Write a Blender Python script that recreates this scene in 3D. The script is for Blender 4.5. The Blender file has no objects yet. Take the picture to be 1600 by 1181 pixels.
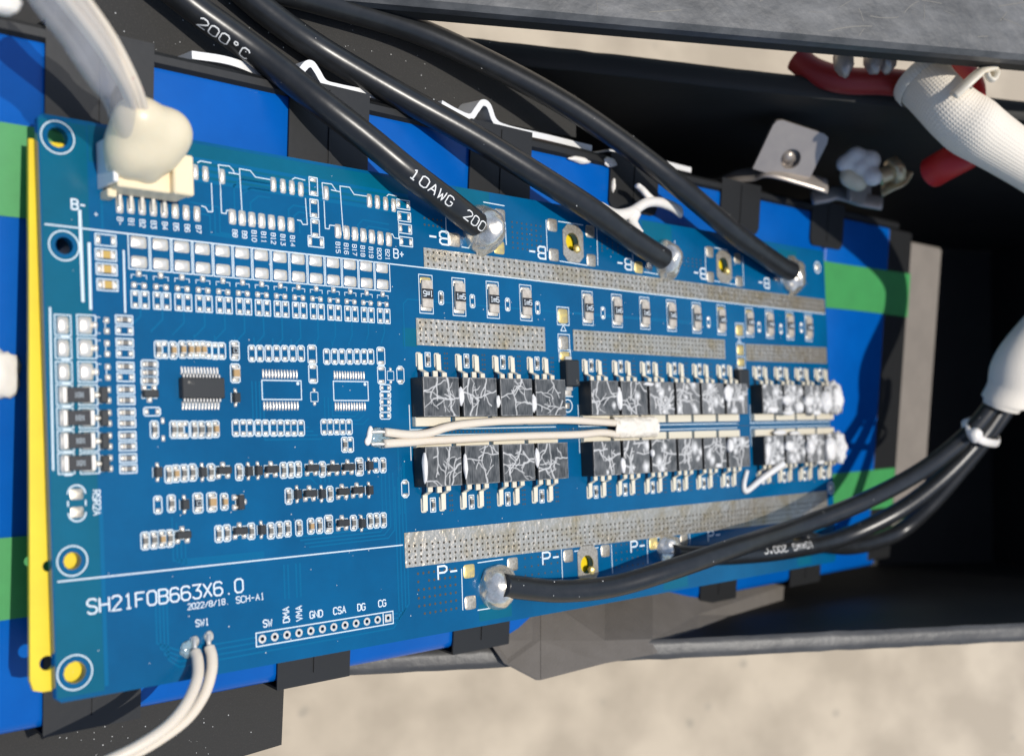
import bpy, math, random
from mathutils import Vector, Matrix
random.seed(7)
scene = bpy.context.scene
COL = scene.collection
K = 0.001                                   # everything below is authored in millimetres
# ------------------------------------------------------------------ camera pose (board frame, mm)
RCV = Matrix(((0.738869, -0.036568, 0.672857), (-0.020398, -0.999283, -0.031909), (0.673541, 0.009851, -0.739084)))
T_CV = Vector((-77.1220, 44.8294, 181.3406))
F_PX, CX, CY = 1680.0, 802.4, 683.7
cam_b = -(RCV.transposed() @ T_CV)          # camera in board frame

def nrm(v): return v.normalized()
XC = nrm(RCV.transposed() @ Vector((5878, 62, 1680)))
YC = Vector((0, 1, 0)); YC = nrm(YC - XC * XC.dot(YC)); ZC = XC.cross(YC)
RW = Matrix((XC, YC, ZC))                   # board frame -> level world frame
FLOOR_DROP = 252.0                          # board origin above the ground, mm
TW = Matrix.Translation((0, 0, FLOOR_DROP * K)) @ RW.to_4x4()

def ray(px, py): return RCV.transposed() @ Vector(((px - CX) / F_PX, (py - CY) / F_PX, 1.0))
def B(px, py, z=0.0):                       # point of the board frame at height z
    d = ray(px, py); return cam_b + d * ((z - cam_b.z) / d.z)
def DP(px, py, D): return cam_b + ray(px, py) * D
PA = math.radians(6.71); PZ0 = -18.8        # the cell pack's own plane
PACK = Matrix.Translation((0, 0, PZ0 * K)) @ Matrix.Rotation(PA, 4, 'X')
PN = Vector((0, -math.sin(PA), math.cos(PA)))
def PK(px, py, w=0.0):                      # point in pack coordinates (u, v, w)
    d = ray(px, py); o = Vector((0, 0, PZ0)) + PN * w
    p = cam_b + d * ((o - cam_b).dot(PN) / d.dot(PN)) - Vector((0, 0, PZ0))
    return Vector((p.x, p.y * math.cos(PA) + p.z * math.sin(PA), w))

cam = bpy.data.cameras.new('camera'); camo = bpy.data.objects.new('camera', cam); COL.objects.link(camo)
cam.sensor_width = 36; cam.lens = 36 * F_PX / 1600
cam.shift_x = (800 - CX) / 1600; cam.shift_y = (CY - 590.5) / 1600
cam.clip_start = 0.01; cam.clip_end = 50
cam.dof.use_dof = True; cam.dof.focus_distance = 0.236; cam.dof.aperture_fstop = 15.5
CM = RCV.transposed().to_4x4() @ Matrix.Diagonal((1, -1, -1, 1)); CM.translation = cam_b * K
camo.matrix_world = TW @ CM
scene.camera = camo

# ------------------------------------------------------------------ light
sun_b = Vector((-0.10, 0.0, 1.0)).normalized()          # toward the sun, board frame
sun_w = RW @ sun_b
world = bpy.data.worlds.new('World'); scene.world = world; world.use_nodes = True
nt = world.node_tree; bg = nt.nodes['Background']
sky = nt.nodes.new('ShaderNodeTexSky'); sky.sky_type = 'NISHITA'; sky.sun_disc = False
elev = math.asin(sun_w.z); az = math.atan2(sun_w.x, sun_w.y)
sky.sun_elevation = elev; sky.sun_rotation = az
nt.links.new(sky.outputs[0], bg.inputs[0]); bg.inputs[1].default_value = 0.13
sl = bpy.data.lights.new('sun', 'SUN'); sl.energy = 3.5; sl.angle = math.radians(0.53); sl.color = (1, .95, .87)
so = bpy.data.objects.new('sun', sl); COL.objects.link(so)
so.rotation_euler = (-sun_w).to_track_quat('-Z', 'Y').to_euler()
so.location = sun_w * 3
scene.view_settings.view_transform = 'Standard'; scene.view_settings.look = 'None'
scene.view_settings.exposure = 0.0; scene.view_settings.gamma = 1

# ------------------------------------------------------------------ materials
def s2l(r, g, b): return tuple(((c / 255 / 12.92) if c <= 10 else ((c / 255 + .055) / 1.055) ** 2.4) for c in (r, g, b)) + (1,)
MATS = {}
def mat(name, col, rough=.5, metal=0., noise=None, bump=None, coat=0., spec=.5, trans=0., alpha=1., sss=0.):
    """noise=(scale_per_mm, colour2, low, high); bump=(scale_per_mm, strength, distance_mm)"""
    m = bpy.data.materials.new(name); m.use_nodes = True; t = m.node_tree; p = t.nodes['Principled BSDF']
    p.inputs['Base Color'].default_value = col; p.inputs['Roughness'].default_value = rough
    p.inputs['Metallic'].default_value = metal; p.inputs['Coat Weight'].default_value = coat
    p.inputs['Coat Roughness'].default_value = .12
    p.inputs['Specular IOR Level'].default_value = spec; p.inputs['Transmission Weight'].default_value = trans
    p.inputs['Alpha'].default_value = alpha
    if sss: p.inputs['Subsurface Weight'].default_value = sss; p.inputs['Subsurface Radius'].default_value = (.002, .0015, .001)
    tc = None
    if noise or bump: tc = t.nodes.new('ShaderNodeTexCoord')
    if noise:
        n = t.nodes.new('ShaderNodeTexNoise'); n.inputs['Scale'].default_value = noise[0] * 1000; n.inputs['Detail'].default_value = 6
        n.inputs['Roughness'].default_value = .65
        r = t.nodes.new('ShaderNodeMapRange'); r.inputs[1].default_value = noise[2]; r.inputs[2].default_value = noise[3]
        x = t.nodes.new('ShaderNodeMix'); x.data_type = 'RGBA'; x.inputs[6].default_value = col; x.inputs[7].default_value = noise[1]
        t.links.new(tc.outputs['Object'], n.inputs['Vector']); t.links.new(n.outputs[0], r.inputs[0])
        t.links.new(r.outputs[0], x.inputs[0]); t.links.new(x.outputs[2], p.inputs['Base Color'])
    if bump:
        n = t.nodes.new('ShaderNodeTexNoise'); n.inputs['Scale'].default_value = bump[0] * 1000; n.inputs['Detail'].default_value = 4
        b = t.nodes.new('ShaderNodeBump'); b.inputs['Strength'].default_value = bump[1]; b.inputs['Distance'].default_value = bump[2] * K
        t.links.new(tc.outputs['Object'], n.inputs['Vector']); t.links.new(n.outputs[0], b.inputs['Height'])
        t.links.new(b.outputs[0], p.inputs['Normal'])
    MATS[name] = m; return m
def node(m, kind): return m.node_tree.nodes.new(kind)

mat('mask', (0.0, .072, .178, 1), .22, noise=(.03, (0.0, .098, .235, 1), .35, .65), bump=(.25, .10, .05), spec=.3)
mat('mask_bare', (0.0, .092, .152, 1), .24, noise=(.05, (0.0, .11, .19, 1), .35, .65), spec=.3)
mat('solder_ball', (.88, .83, .73, 1), .26, .8, noise=(.5, (.46, .41, .32, 1), .46, .78), bump=(.55, .35, .35))
mat('trace', (0.0, .112, .245, 1), .22, spec=.3)
mat('board_edge', (.05, .18, .20, 1), .6)
mat('silk', (.58, .68, .73, 1), .6)
mat('silk_text', (.68, .75, .79, 1), .6)
mat('solder', (.93, .87, .77, 1), .33, .64, noise=(1.0, (.74, .67, .56, 1), .38, .72), bump=(1.0, .4, .2))
mat('solder_dull', (.86, .81, .72, 1), .42, .55, noise=(.9, (.55, .49, .40, 1), .42, .75), bump=(.9, .5, .35))
mat('pad_tin', (.62, .57, .48, 1), .42, .75, noise=(1.8, (.34, .30, .24, 1), .38, .7), bump=(2.2, .5, .12))
mat('strip_tin', (.66, .60, .50, 1), .36, .86, noise=(.14, (.50, .38, .20, 1), .46, .74), bump=(.7, .9, .35))
mat('via', (.06, .05, .035, 1), .7)
mat('gold', (.80, .62, .22, 1), .42, .6, noise=(.8, (.5, .42, .25, 1), .4, .7), bump=(1.5, .3, .1))
mat('flux', (.75, .50, .05, 1), .15, coat=.6)
mat('epoxy', (.018, .020, .021, 1), .45, bump=(6, .2, .05))
mat('resist', (.022, .022, .024, 1), .4)
mat('chip_grey', (.16, .15, .13, 1), .45)
mat('chip_cap', (.42, .27, .12, 1), .4)
mat('chip_gold', (.50, .33, .08, 1), .35)
mat('tin', (.84, .80, .72, 1), .38, .65, noise=(2, (.66, .62, .55, 1), .4, .7), bump=(2, .2, .08))
mat('lead_tin', (.86, .78, .61, 1), .42, .35, bump=(2, .2, .08))
mat('shunt_metal', (.72, .64, .53, 1), .42, .45, noise=(.9, (.46, .40, .33, 1), .4, .7), bump=(4, .15, .05))
mat('yellow_sheet', (.80, .60, .01, 1), .4, noise=(.1, (.74, .53, .01, 1), .4, .7))
mat('cell_blue', (.0, .10, .42, 1), .26, noise=(.03, (0, .078, .345, 1), .35, .7), bump=(.04, .10, 1.2), spec=.35)
mat('green_tape', (.05, .30, .085, 1), .5, noise=(.12, (.045, .26, .075, 1), .35, .7), bump=(.08, .15, .6))
mat('tab_black', (.009, .0095, .010, 1), .5, bump=(.6, .15, .2))
mat('sheet_black', (.026, .025, .023, 1), .85, noise=(3.5, (.06, .056, .050, 1), .55, .74), bump=(3, .5, .25))
mat('sheet_grey', (.125, .112, .098, 1), .85, noise=(.12, (.15, .135, .12, 1), .35, .7), bump=(2, .4, .25))
mat('case_black', (.026, .026, .024, 1), .62, spec=.3, noise=(.02, (.036, .035, .031, 1), .4, .7), bump=(.5, .2, .3))
mat('rim_grey', (.052, .051, .05, 1), .45, noise=(.06, (.085, .083, .08, 1), .45, .75), bump=(.3, .35, .5))
mat('strip_grey', (.23, .205, .18, 1), .9, noise=(.06, (.19, .17, .15, 1), .35, .7), bump=(1.5, .3, .2))
mat('rubber', (.014, .015, .016, 1), .31, noise=(.25, (.024, .025, .026, 1), .45, .8), bump=(.8, .12, .15))
mat('print', (.78, .78, .76, 1), .6)
mat('white_wire', (.70, .62, .51, 1), .45, sss=.15)
mat('ivory', (.80, .68, .46, 1), .45, sss=.1)
mat('glue', (.76, .68, .50, 1), .35, noise=(.05, (.70, .61, .43, 1), .35, .7), bump=(.12, .25, 1.0), sss=.25)
mat('silicone', (.80, .76, .70, 1), .35, bump=(.4, .2, .4), sss=.2)
mat('clear_glue', (.70, .90, .95, 1), .08, trans=.75, spec=.6)
mat('alu', (.86, .85, .82, 1), .38, .25, bump=(1.5, .15, .1))
mat('copper', (.75, .40, .20, 1), .35, 1)
mat('steel', (.44, .39, .34, 1), .34, .45, noise=(.1, (.36, .32, .29, 1), .35, .7), bump=(.15, .1, .4))
mat('brass', (.62, .50, .30, 1), .3, .6)
mat('red', (.50, .015, .015, 1), .45)
mat('red_shaded', (.26, .012, .012, 1), .5)  # same red jacket, darkened to carry the shade under the lid
mat('tie', (.72, .66, .54, 1), .4, sss=.2)
mat('paper_tape', (.82, .77, .68, 1), .8, noise=(.6, (.72, .67, .58, 1), .35, .7), bump=(.8, .6, .5))
# thin clear sleeve
m = mat('clear_sleeve', (.56, .57, .61, 1), .22, alpha=.30)
# woven white sleeve
m = mat('braid', (.80, .73, .62, 1), .85)
w = node(m, 'ShaderNodeTexWave'); w.wave_type = 'BANDS'; w.bands_direction = 'X'; w.inputs['Scale'].default_value = 8.0
w2 = node(m, 'ShaderNodeTexWave'); w2.wave_type = 'BANDS'; w2.bands_direction = 'Y'; w2.inputs['Scale'].default_value = 7.6
uv = node(m, 'ShaderNodeUVMap'); mu = node(m, 'ShaderNodeMath'); mu.operation = 'MULTIPLY'
bp = node(m, 'ShaderNodeBump'); bp.inputs['Strength'].default_value = .38; bp.inputs['Distance'].default_value = .5 * K
L = m.node_tree.links
L.new(uv.outputs[0], w.inputs[0]); L.new(uv.outputs[0], w2.inputs[0]); L.new(w.outputs['Fac'], mu.inputs[0]); L.new(w2.outputs['Fac'], mu.inputs[1])
L.new(mu.outputs[0], bp.inputs['Height']); L.new(bp.outputs[0], m.node_tree.nodes['Principled BSDF'].inputs['Normal'])
# thermal paste: thickness comes from the mesh attribute that shaped it
m = mat('paste', (.8, .8, .78, 1), .40)
at = node(m, 'ShaderNodeAttribute'); at.attribute_name = 'thick'
x = node(m, 'ShaderNodeMix'); x.data_type = 'RGBA'; x.inputs[6].default_value = (.026, .030, .032, 1); x.inputs[7].default_value = (.72, .715, .70, 1)
m.node_tree.links.new(at.outputs['Fac'], x.inputs[0]); m.node_tree.links.new(x.outputs[2], m.node_tree.nodes['Principled BSDF'].inputs['Base Color'])
mat('paste_white', (.72, .71, .69, 1), .42, bump=(.5, .15, .5), sss=.1)
# stone floor
m = mat('floor', (.52, .44, .33, 1), .8)
tc = node(m, 'ShaderNodeTexCoord'); n1 = node(m, 'ShaderNodeTexNoise'); n1.inputs['Scale'].default_value = 28; n1.inputs['Detail'].default_value = 7
n2 = node(m, 'ShaderNodeTexVoronoi'); n2.inputs['Scale'].default_value = 75
r1 = node(m, 'ShaderNodeMapRange'); r1.inputs[1].default_value = .38; r1.inputs[2].default_value = .62
x1 = node(m, 'ShaderNodeMix'); x1.data_type = 'RGBA'; x1.inputs[6].default_value = (.55, .47, .36, 1); x1.inputs[7].default_value = (.42, .355, .27, 1)
r2 = node(m, 'ShaderNodeMapRange'); r2.inputs[1].default_value = .06; r2.inputs[2].default_value = .22; r2.inputs[3].default_value = .75; r2.inputs[4].default_value = 0
n3 = node(m, 'ShaderNodeTexNoise'); n3.inputs['Scale'].default_value = 40
m3 = node(m, 'ShaderNodeMapRange'); m3.inputs[1].default_value = .52; m3.inputs[2].default_value = .6
mm = node(m, 'ShaderNodeMath'); mm.operation = 'MULTIPLY'
x2 = node(m, 'ShaderNodeMix'); x2.data_type = 'RGBA'; x2.inputs[7].default_value = (.34, .30, .24, 1)
L = m.node_tree.links
for n_ in (n1, n2, n3): L.new(tc.outputs['Object'], n_.inputs['Vector'])
L.new(n1.outputs[0], r1.inputs[0]); L.new(r1.outputs[0], x1.inputs[0]); L.new(x1.outputs[2], x2.inputs[6])
L.new(n2.outputs[0], r2.inputs[0]); L.new(n3.outputs[0], m3.inputs[0]); L.new(r2.outputs[0], mm.inputs[0]); L.new(m3.outputs[0], mm.inputs[1]); L.new(mm.outputs[0], x2.inputs[0])
L.new(x2.outputs[2], m.node_tree.nodes['Principled BSDF'].inputs['Base Color'])
# scuffed black plastic of the lid
m = mat('lid_scuffed', (.075, .075, .075, 1), .45, bump=(.25, .35, .6))
tc = node(m, 'ShaderNodeTexCoord'); n1 = node(m, 'ShaderNodeTexNoise'); n1.inputs['Scale'].default_value = 45; n1.inputs['Detail'].default_value = 9; n1.inputs['Roughness'].default_value = .7
mp = node(m, 'ShaderNodeMapping'); mp.inputs['Scale'].default_value = (1, 2.2, 1); mp.inputs['Rotation'].default_value = (0, 0, .6)
r1 = node(m, 'ShaderNodeMapRange'); r1.inputs[1].default_value = .4; r1.inputs[2].default_value = .68
x1 = node(m, 'ShaderNodeMix'); x1.data_type = 'RGBA'; x1.inputs[6].default_value = (.055, .057, .058, 1); x1.inputs[7].default_value = (.15, .15, .148, 1)
L = m.node_tree.links
L.new(tc.outputs['Object'], mp.inputs[0]); L.new(mp.outputs[0], n1.inputs[0]); L.new(n1.outputs[0], r1.inputs[0]); L.new(r1.outputs[0], x1.inputs[0])
L.new(x1.outputs[2], m.node_tree.nodes['Principled BSDF'].inputs['Base Color'])

# ------------------------------------------------------------------ object helpers
def link(name, data, parent=None, loc=(0, 0, 0), rz=0., sc=(1, 1, 1)):
    o = bpy.data.objects.new(name, data); COL.objects.link(o)
    if parent: o.parent = parent
    o.location = Vector(loc) * K; o.rotation_euler = (0, 0, rz); o.scale = sc
    return o
def obj(name, me, material, parent=None, loc=(0, 0, 0), rz=0., sc=(1, 1, 1)):
    if material and not me.materials: me.materials.append(MATS[material])
    return link(name, me, parent, loc, rz, sc)
def tag(o, label, cat, group=None, frame='board'):
    o['label'] = label; o['category'] = cat
    if group: o['group'] = group
    o['_f'] = frame; return o
def thing(name, label, cat, group=None, frame='board', loc=(0, 0, 0)):
    return tag(link(name, None, None, loc), label, cat, group, frame)
def mk(name, vs, fs, smooth=False):
    me = bpy.data.meshes.new(name); me.from_pydata([Vector(v) * K for v in vs], [], fs)
    if smooth: me.polygons.foreach_set('use_smooth', [True] * len(me.polygons))
    me.update(); return me
CACHE = {}
def cached(fn):
    def f(*a):
        k = (fn.__name__,) + a
        if k not in CACHE: CACHE[k] = fn(*a)
        return CACHE[k]
    return f
def box_vf(x0, x1, y0, y1, z0, z1, b=0.):
    if b <= 0:
        v = [(x, y, z) for z in (z0, z1) for x, y in ((x0, y0), (x1, y0), (x1, y1), (x0, y1))]
        return v, [(0, 3, 2, 1), (4, 5, 6, 7)] + [(i, (i + 1) % 4, 4 + (i + 1) % 4, 4 + i) for i in range(4)]
    def ring(x0, x1, y0, y1, z, c): return [(x0 + c, y0, z), (x1 - c, y0, z), (x1, y0 + c, z), (x1, y1 - c, z), (x1 - c, y1, z), (x0 + c, y1, z), (x0, y1 - c, z), (x0, y0 + c, z)]
    v = ring(x0, x1, y0, y1, z0, b) + ring(x0, x1, y0, y1, z1 - b, b) + ring(x0 + b, x1 - b, y0 + b, y1 - b, z1, b * .6)
    f = [tuple(range(7, -1, -1)), tuple(range(16, 24))]
    for k in (0, 8): f += [(k + i, k + (i + 1) % 8, k + 8 + (i + 1) % 8, k + 8 + i) for i in range(8)]
    return v, f
@cached
def box(w, d, h, b=0.): return mk('box', *box_vf(-w / 2, w / 2, -d / 2, d / 2, 0, h, b))
@cached
def pillow(w, d, h, e=3.0, n=7):
    vs = []; fs = []
    for j in range(n):
        for i in range(n):
            u = math.sin((i / (n - 1) * 2 - 1) * math.pi / 2); v = math.sin((j / (n - 1) * 2 - 1) * math.pi / 2)
            k = (abs(u) ** 6 + abs(v) ** 6) ** (1 / 6); mx = max(abs(u), abs(v)); s = mx / k if k > 1e-6 else 1
            z = h * max(0, (1 - abs(u) ** e)) ** .6 * max(0, (1 - abs(v) ** e)) ** .6
            vs.append((u * s * w / 2, v * s * d / 2, z + .02))
    for j in range(n - 1):
        for i in range(n - 1): a = j * n + i; fs.append((a, a + 1, a + n + 1, a + n))
    return mk('pillow', vs, fs, True)
class Acc:
    def __init__(s): s.v = []; s.f = []
    def add(s, vs, fs): k = len(s.v); s.v += [tuple(p) for p in vs]; s.f += [tuple(i + k for i in f) for f in fs]
    def box(s, *a): s.add(*box_vf(*a))
    def ribbon(s, pts, w, z, closed=False):
        P = [Vector((p[0], p[1], 0)) for p in pts]; n = len(P); vs = []
        for i in range(n):
            a = P[i - 1] if (i > 0 or closed) else None; b = P[(i + 1) % n] if (i < n - 1 or closed) else None
            d1 = (P[i] - a).normalized() if a is not None else None; d2 = (b - P[i]).normalized() if b is not None else None
            if d1 is None: d1 = d2
            if d2 is None: d2 = d1
            t = d1 + d2; t = t.normalized() if t.length > 1e-6 else d1
            nn = Vector((-t.y, t.x, 0)); c = max(.5, abs(nn.dot(Vector((-d1.y, d1.x, 0))))); o = nn * (w / 2 / c)
            vs += [P[i] + o + Vector((0, 0, z)), P[i] - o + Vector((0, 0, z))]
        fs = [(2 * i, 2 * i + 1, (2 * i + 3) % (2 * n), (2 * i + 2) % (2 * n)) for i in range(n if closed else n - 1)]
        s.add(vs, fs)
    def rect(s, x, y, w, h, lw, z, c=0.):
        a, b = w / 2, h / 2
        if c: p = [(-a + c, -b), (a - c, -b), (a, -b + c), (a, b - c), (a - c, b), (-a + c, b), (-a, b - c), (-a, -b + c)]
        else: p = [(-a, -b), (a, -b), (a, b), (-a, b)]
        s.ribbon([(x + u, y + v) for u, v in p], lw, z, True)
    def circ(s, x, y, r, lw, z, n=28, a0=0, a1=2 * math.pi):
        full = abs(a1 - a0 - 2 * math.pi) < 1e-6
        s.ribbon([(x + r * math.cos(a0 + (a1 - a0) * i / (n if full else n - 1)), y + r * math.sin(a0 + (a1 - a0) * i / (n if full else n - 1))) for i in range(n)], lw, z, full)
    def disc(s, x, y, r, z, n=8):
        s.add([(x + r * math.cos(2 * math.pi * i / n), y + r * math.sin(2 * math.pi * i / n), z) for i in range(n)], [tuple(range(n))])
    def put(s, me, x, y, z=0, rz=0.):
        c, q = math.cos(rz), math.sin(rz)
        s.add([((v.co.x * c - v.co.y * q) / K + x, (v.co.x * q + v.co.y * c) / K + y, v.co.z / K + z) for v in me.vertices], [tuple(p.vertices) for p in me.polygons])
    def build(s, name, material, parent=None, smooth=False, kind=None):
        o = obj(name, mk(name, s.v, s.f, smooth), material, parent)
        if kind: o['kind'] = kind
        return o
def plate(name, outline, holes, z0, z1):
    """flat plate with real holes (outline and holes are lists of (x, y) in mm)"""
    cu = bpy.data.curves.new(name, 'CURVE'); cu.dimensions = '2D'; cu.fill_mode = 'BOTH'
    for pts in [outline] + holes:
        sp = cu.splines.new('POLY'); sp.points.add(len(pts) - 1); sp.use_cyclic_u = True
        for p, q in zip(sp.points, pts): p.co = (q[0], q[1], 0, 1)
    cu.extrude = (z1 - z0) / 2
    o = bpy.data.objects.new('tmp', cu); COL.objects.link(o); bpy.context.view_layer.update()
    me = bpy.data.meshes.new_from_object(o.evaluated_get(bpy.context.evaluated_depsgraph_get()))
    COL.objects.unlink(o); bpy.data.objects.remove(o)
    me.transform(Matrix.Diagonal((K, K, K, 1)) @ Matrix.Translation((0, 0, (z0 + z1) / 2))); me.name = name
    me.materials.clear(); return me
def circle(x, y, rx, ry=None, n=24):
    ry = ry or rx; return [(x + rx * math.cos(2 * math.pi * i / n), y + ry * math.sin(2 * math.pi * i / n)) for i in range(n)]
def spline(pts, n=10):
    P = [Vector(p) for p in pts]; P = [P[0] * 2 - P[1]] + P + [P[-1] * 2 - P[-2]]; out = []
    for i in range(1, len(P) - 2):
        for k in range(n):
            t = k / n; a, b, c, d = P[i - 1], P[i], P[i + 1], P[i + 2]
            out.append(.5 * ((2 * b) + (c - a) * t + (2 * a - 5 * b + 4 * c - d) * t * t + (3 * b - a - 3 * c + d) * t ** 3))
    out.append(P[-2]); return out
def frames(P):
    fr = []; up = Vector((0.1, 0.3, 1)); n = None
    for i in range(len(P)):
        t = (P[min(i + 1, len(P) - 1)] - P[max(i - 1, 0)]).normalized()
        if n is None: n = (up - t * up.dot(t)).normalized()
        else: n = (n - t * n.dot(t)).normalized()
        fr.append((t, n, t.cross(n)))
    return fr
def tube(name, P, r, n=16, caps=True, uvs=False):
    """sweep; r is a number or a function of 0..1 (or returns (ra, rb) for a flattened section)"""
    fr = frames(P); vs = []; fs = []; m = len(P)
    for i, p in enumerate(P):
        q = r(i / (m - 1)) if callable(r) else r; ra, rb = q if isinstance(q, tuple) else (q, q)
        for k in range(n):
            a = 2 * math.pi * k / n; vs.append(p + fr[i][1] * (math.cos(a) * ra) + fr[i][2] * (math.sin(a) * rb))
    for i in range(m - 1):
        for k in range(n): fs.append((i * n + k, i * n + (k + 1) % n, (i + 1) * n + (k + 1) % n, (i + 1) * n + k))
    if caps: fs += [tuple(range(n - 1, -1, -1)), tuple((m - 1) * n + k for k in range(n))]
    me = mk(name, vs, fs, True)
    if uvs:
        u = me.uv_layers.new(name='UVMap'); L = [0.]
        for i in range(1, m): L.append(L[-1] + (P[i] - P[i - 1]).length)
        for pl in me.polygons:
            for li, vi in zip(pl.loop_indices, pl.vertices):
                i, k = divmod(vi, n)
                if len(pl.vertices) == 4 and k == 0 and any(v % n == n - 1 for v in pl.vertices): k = n
                u.data[li].uv = (L[i] / 18, k / n * 2.2)
    return me
def lump(name, rx, ry, rz, seed, amp=.18, n=3, flat=-1.0):
    import bmesh
    from mathutils import noise
    bm = bmesh.new(); bmesh.ops.create_icosphere(bm, subdivisions=n, radius=1)
    for v in bm.verts:
        d = 1 + amp * noise.noise(v.co * 1.7 + Vector((seed * 3.1, seed, 0))) + amp * .5 * noise.noise(v.co * 4 + Vector((0, seed, 5)))
        v.co = v.co * d; v.co.z = max(v.co.z, flat)
        v.co = Vector((v.co.x * rx, v.co.y * ry, v.co.z * rz)) * K
    me = bpy.data.meshes.new(name); bm.to_mesh(me); bm.free()
    me.polygons.foreach_set('use_smooth', [True] * len(me.polygons)); return me

# ------------------------------------------------------------------ stroke lettering (4 x 6 grid)
O_ = [(0, 1), (0, 5), (1, 6), (3, 6), (4, 5), (4, 1), (3, 0), (1, 0), (0, 1)]
G = {'0': [O_], 'O': [O_], '1': [[(1, 5), (2, 6), (2, 0)], [(1, 0), (3, 0)]],
     '2': [[(0, 5), (1, 6), (3, 6), (4, 5), (4, 4), (0, 0), (4, 0)]], '3': [[(0, 6), (4, 6), (2, 3.6), (3.2, 3.4), (4, 2.4), (4, 1), (3, 0), (1, 0), (0, 1)]],
     '4': [[(3, 0), (3, 6), (0, 2), (4, 2)]], '5': [[(4, 6), (0, 6), (0, 3.4), (3, 3.4), (4, 2.4), (4, 1), (3, 0), (1, 0), (0, 1)]],
     '6': [[(4, 5), (3, 6), (1, 6), (0, 5), (0, 1), (1, 0), (3, 0), (4, 1), (4, 2.4), (3, 3.4), (1, 3.4), (0, 2.6)]],
     '7': [[(0, 6), (4, 6), (1.4, 0)]], '8': [[(1, 3.2), (0, 4), (0, 5), (1, 6), (3, 6), (4, 5), (4, 4), (3, 3.2), (1, 3.2), (0, 2.2), (0, 1), (1, 0), (3, 0), (4, 1), (4, 2.2), (3, 3.2)]],
     '9': [[(4, 3.6), (3, 2.8), (1, 2.8), (0, 3.8), (0, 5), (1, 6), (3, 6), (4, 5), (4, 1), (3, 0), (1, 0), (0, 1)]],
     'A': [[(0, 0), (2, 6), (4, 0)], [(.8, 2.2), (3.2, 2.2)]], 'B': [[(0, 0), (0, 6), (3, 6), (4, 5.2), (4, 4), (3, 3.2), (0, 3.2)], [(3, 3.2), (4, 2.4), (4, .8), (3, 0), (0, 0)]],
     'C': [[(4, 5), (3, 6), (1, 6), (0, 5), (0, 1), (1, 0), (3, 0), (4, 1)]], 'D': [[(0, 0), (0, 6), (2.6, 6), (4, 4.6), (4, 1.4), (2.6, 0), (0, 0)]],
     'F': [[(0, 0), (0, 6), (4, 6)], [(0, 3.2), (3, 3.2)]], 'G': [[(4, 5), (3, 6), (1, 6), (0, 5), (0, 1), (1, 0), (3, 0), (4, 1), (4, 2.8), (2.2, 2.8)]],
     'H': [[(0, 0), (0, 6)], [(4, 0), (4, 6)], [(0, 3.1), (4, 3.1)]], 'I': [[(2, 0), (2, 6)]], 'M': [[(0, 0), (0, 6), (2, 2.5), (4, 6), (4, 0)]],
     'N': [[(0, 0), (0, 6), (4, 0), (4, 6)]], 'P': [[(0, 0), (0, 6), (3, 6), (4, 5.2), (4, 3.8), (3, 3), (0, 3)]], 'R': [[(0, 0), (0, 6), (3, 6), (4, 5.2), (4, 3.8), (3, 3), (0, 3)], [(2, 3), (4, 0)]],
     'S': [[(4, 5), (3, 6), (1, 6), (0, 5), (0, 4), (1, 3.2), (3, 2.8), (4, 2), (4, 1), (3, 0), (1, 0), (0, 1)]], 'V': [[(0, 6), (2, 0), (4, 6)]],
     'W': [[(0, 6), (.9, 0), (2, 4), (3.1, 0), (4, 6)]], 'X': [[(0, 0), (4, 6)], [(0, 6), (4, 0)]], '-': [[(.4, 3), (3.6, 3)]], '+': [[(.3, 3), (3.7, 3)], [(2, 1.3), (2, 4.7)]],
     '.': [[(1.6, 0), (2.3, 0)]], '/': [[(0, 0), (4, 6)]], '°': [[(1, 5), (1.5, 5.8), (2.5, 5.8), (3, 5), (2.5, 4.2), (1.5, 4.2), (1, 5)]], ' ': [],
     'm': [[(0, 0), (0, 4), (1.6, 4), (2, 3.4), (2, 0)], [(2, 3.4), (2.4, 4), (3.6, 4), (4, 3.4), (4, 0)]], 'L': [[(0, 6), (0, 0), (4, 0)]]}
def strokes(txt, h, wr=.62, gap=.30):
    """polylines of the text centred on the origin, height h; wr = glyph width / height"""
    w = h * wr; adv = w * (1 + gap); out = []; x0 = -(len(txt) * adv - w * gap) / 2
    for i, ch in enumerate(txt):
        for st in G[ch]: out.append([(x0 + i * adv + p[0] / 4 * w, (p[1] / 6 - .5) * h) for p in st])
    return out
def label_part(parent, txt, x, y, h, rz=0., lw=None, z=.05, wr=.62):
    a = Acc(); text(a, txt, x, y, h, rz, lw, z, wr); return a.build('printed_label', 'silk_text', parent)
def text(acc, txt, x, y, h, rz=0., lw=None, z=.05, wr=.62):
    c, s = math.cos(rz), math.sin(rz)
    for st in strokes(txt, h, wr): acc.ribbon([(x + u * c - v * s, y + u * s + v * c) for u, v in st], lw or h * .14, z)

# ================================================================== THE SETTING: floor and battery case (level world frame, mm)
ZF = -FLOOR_DROP                            # ground level seen from the board's origin
def wmesh(name, acc, material, parent=None): return acc.build(name, material, parent)
fl = Acc(); fl.add([(-3000, -3000, 0), (3000, -3000, 0), (3000, 3000, 0), (-3000, 3000, 0)], [(0, 1, 2, 3)])
o = fl.build('floor', 'floor'); o['kind'] = 'structure'
H0 = FLOOR_DROP; RIM = H0 - 72.3
def wp(p): return RW @ Vector(p) + Vector((0, 0, H0))          # board point -> world mm
case = thing('battery_case', 'open black plastic battery case holding the blue cell pack', 'case', frame='world')
def wall(name, x0, x1, y0, y1, z0=4, z1=RIM):
    a = Acc(); a.box(x0, x1, y0, y1, z0, z1, 1.0); return a.build(name, 'case_black', case)
CE = 400
wall('side_wall', -170, CE, -11.6, -7.2); wall('side_wall', -170, CE, 145.5, 150.1)
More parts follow.
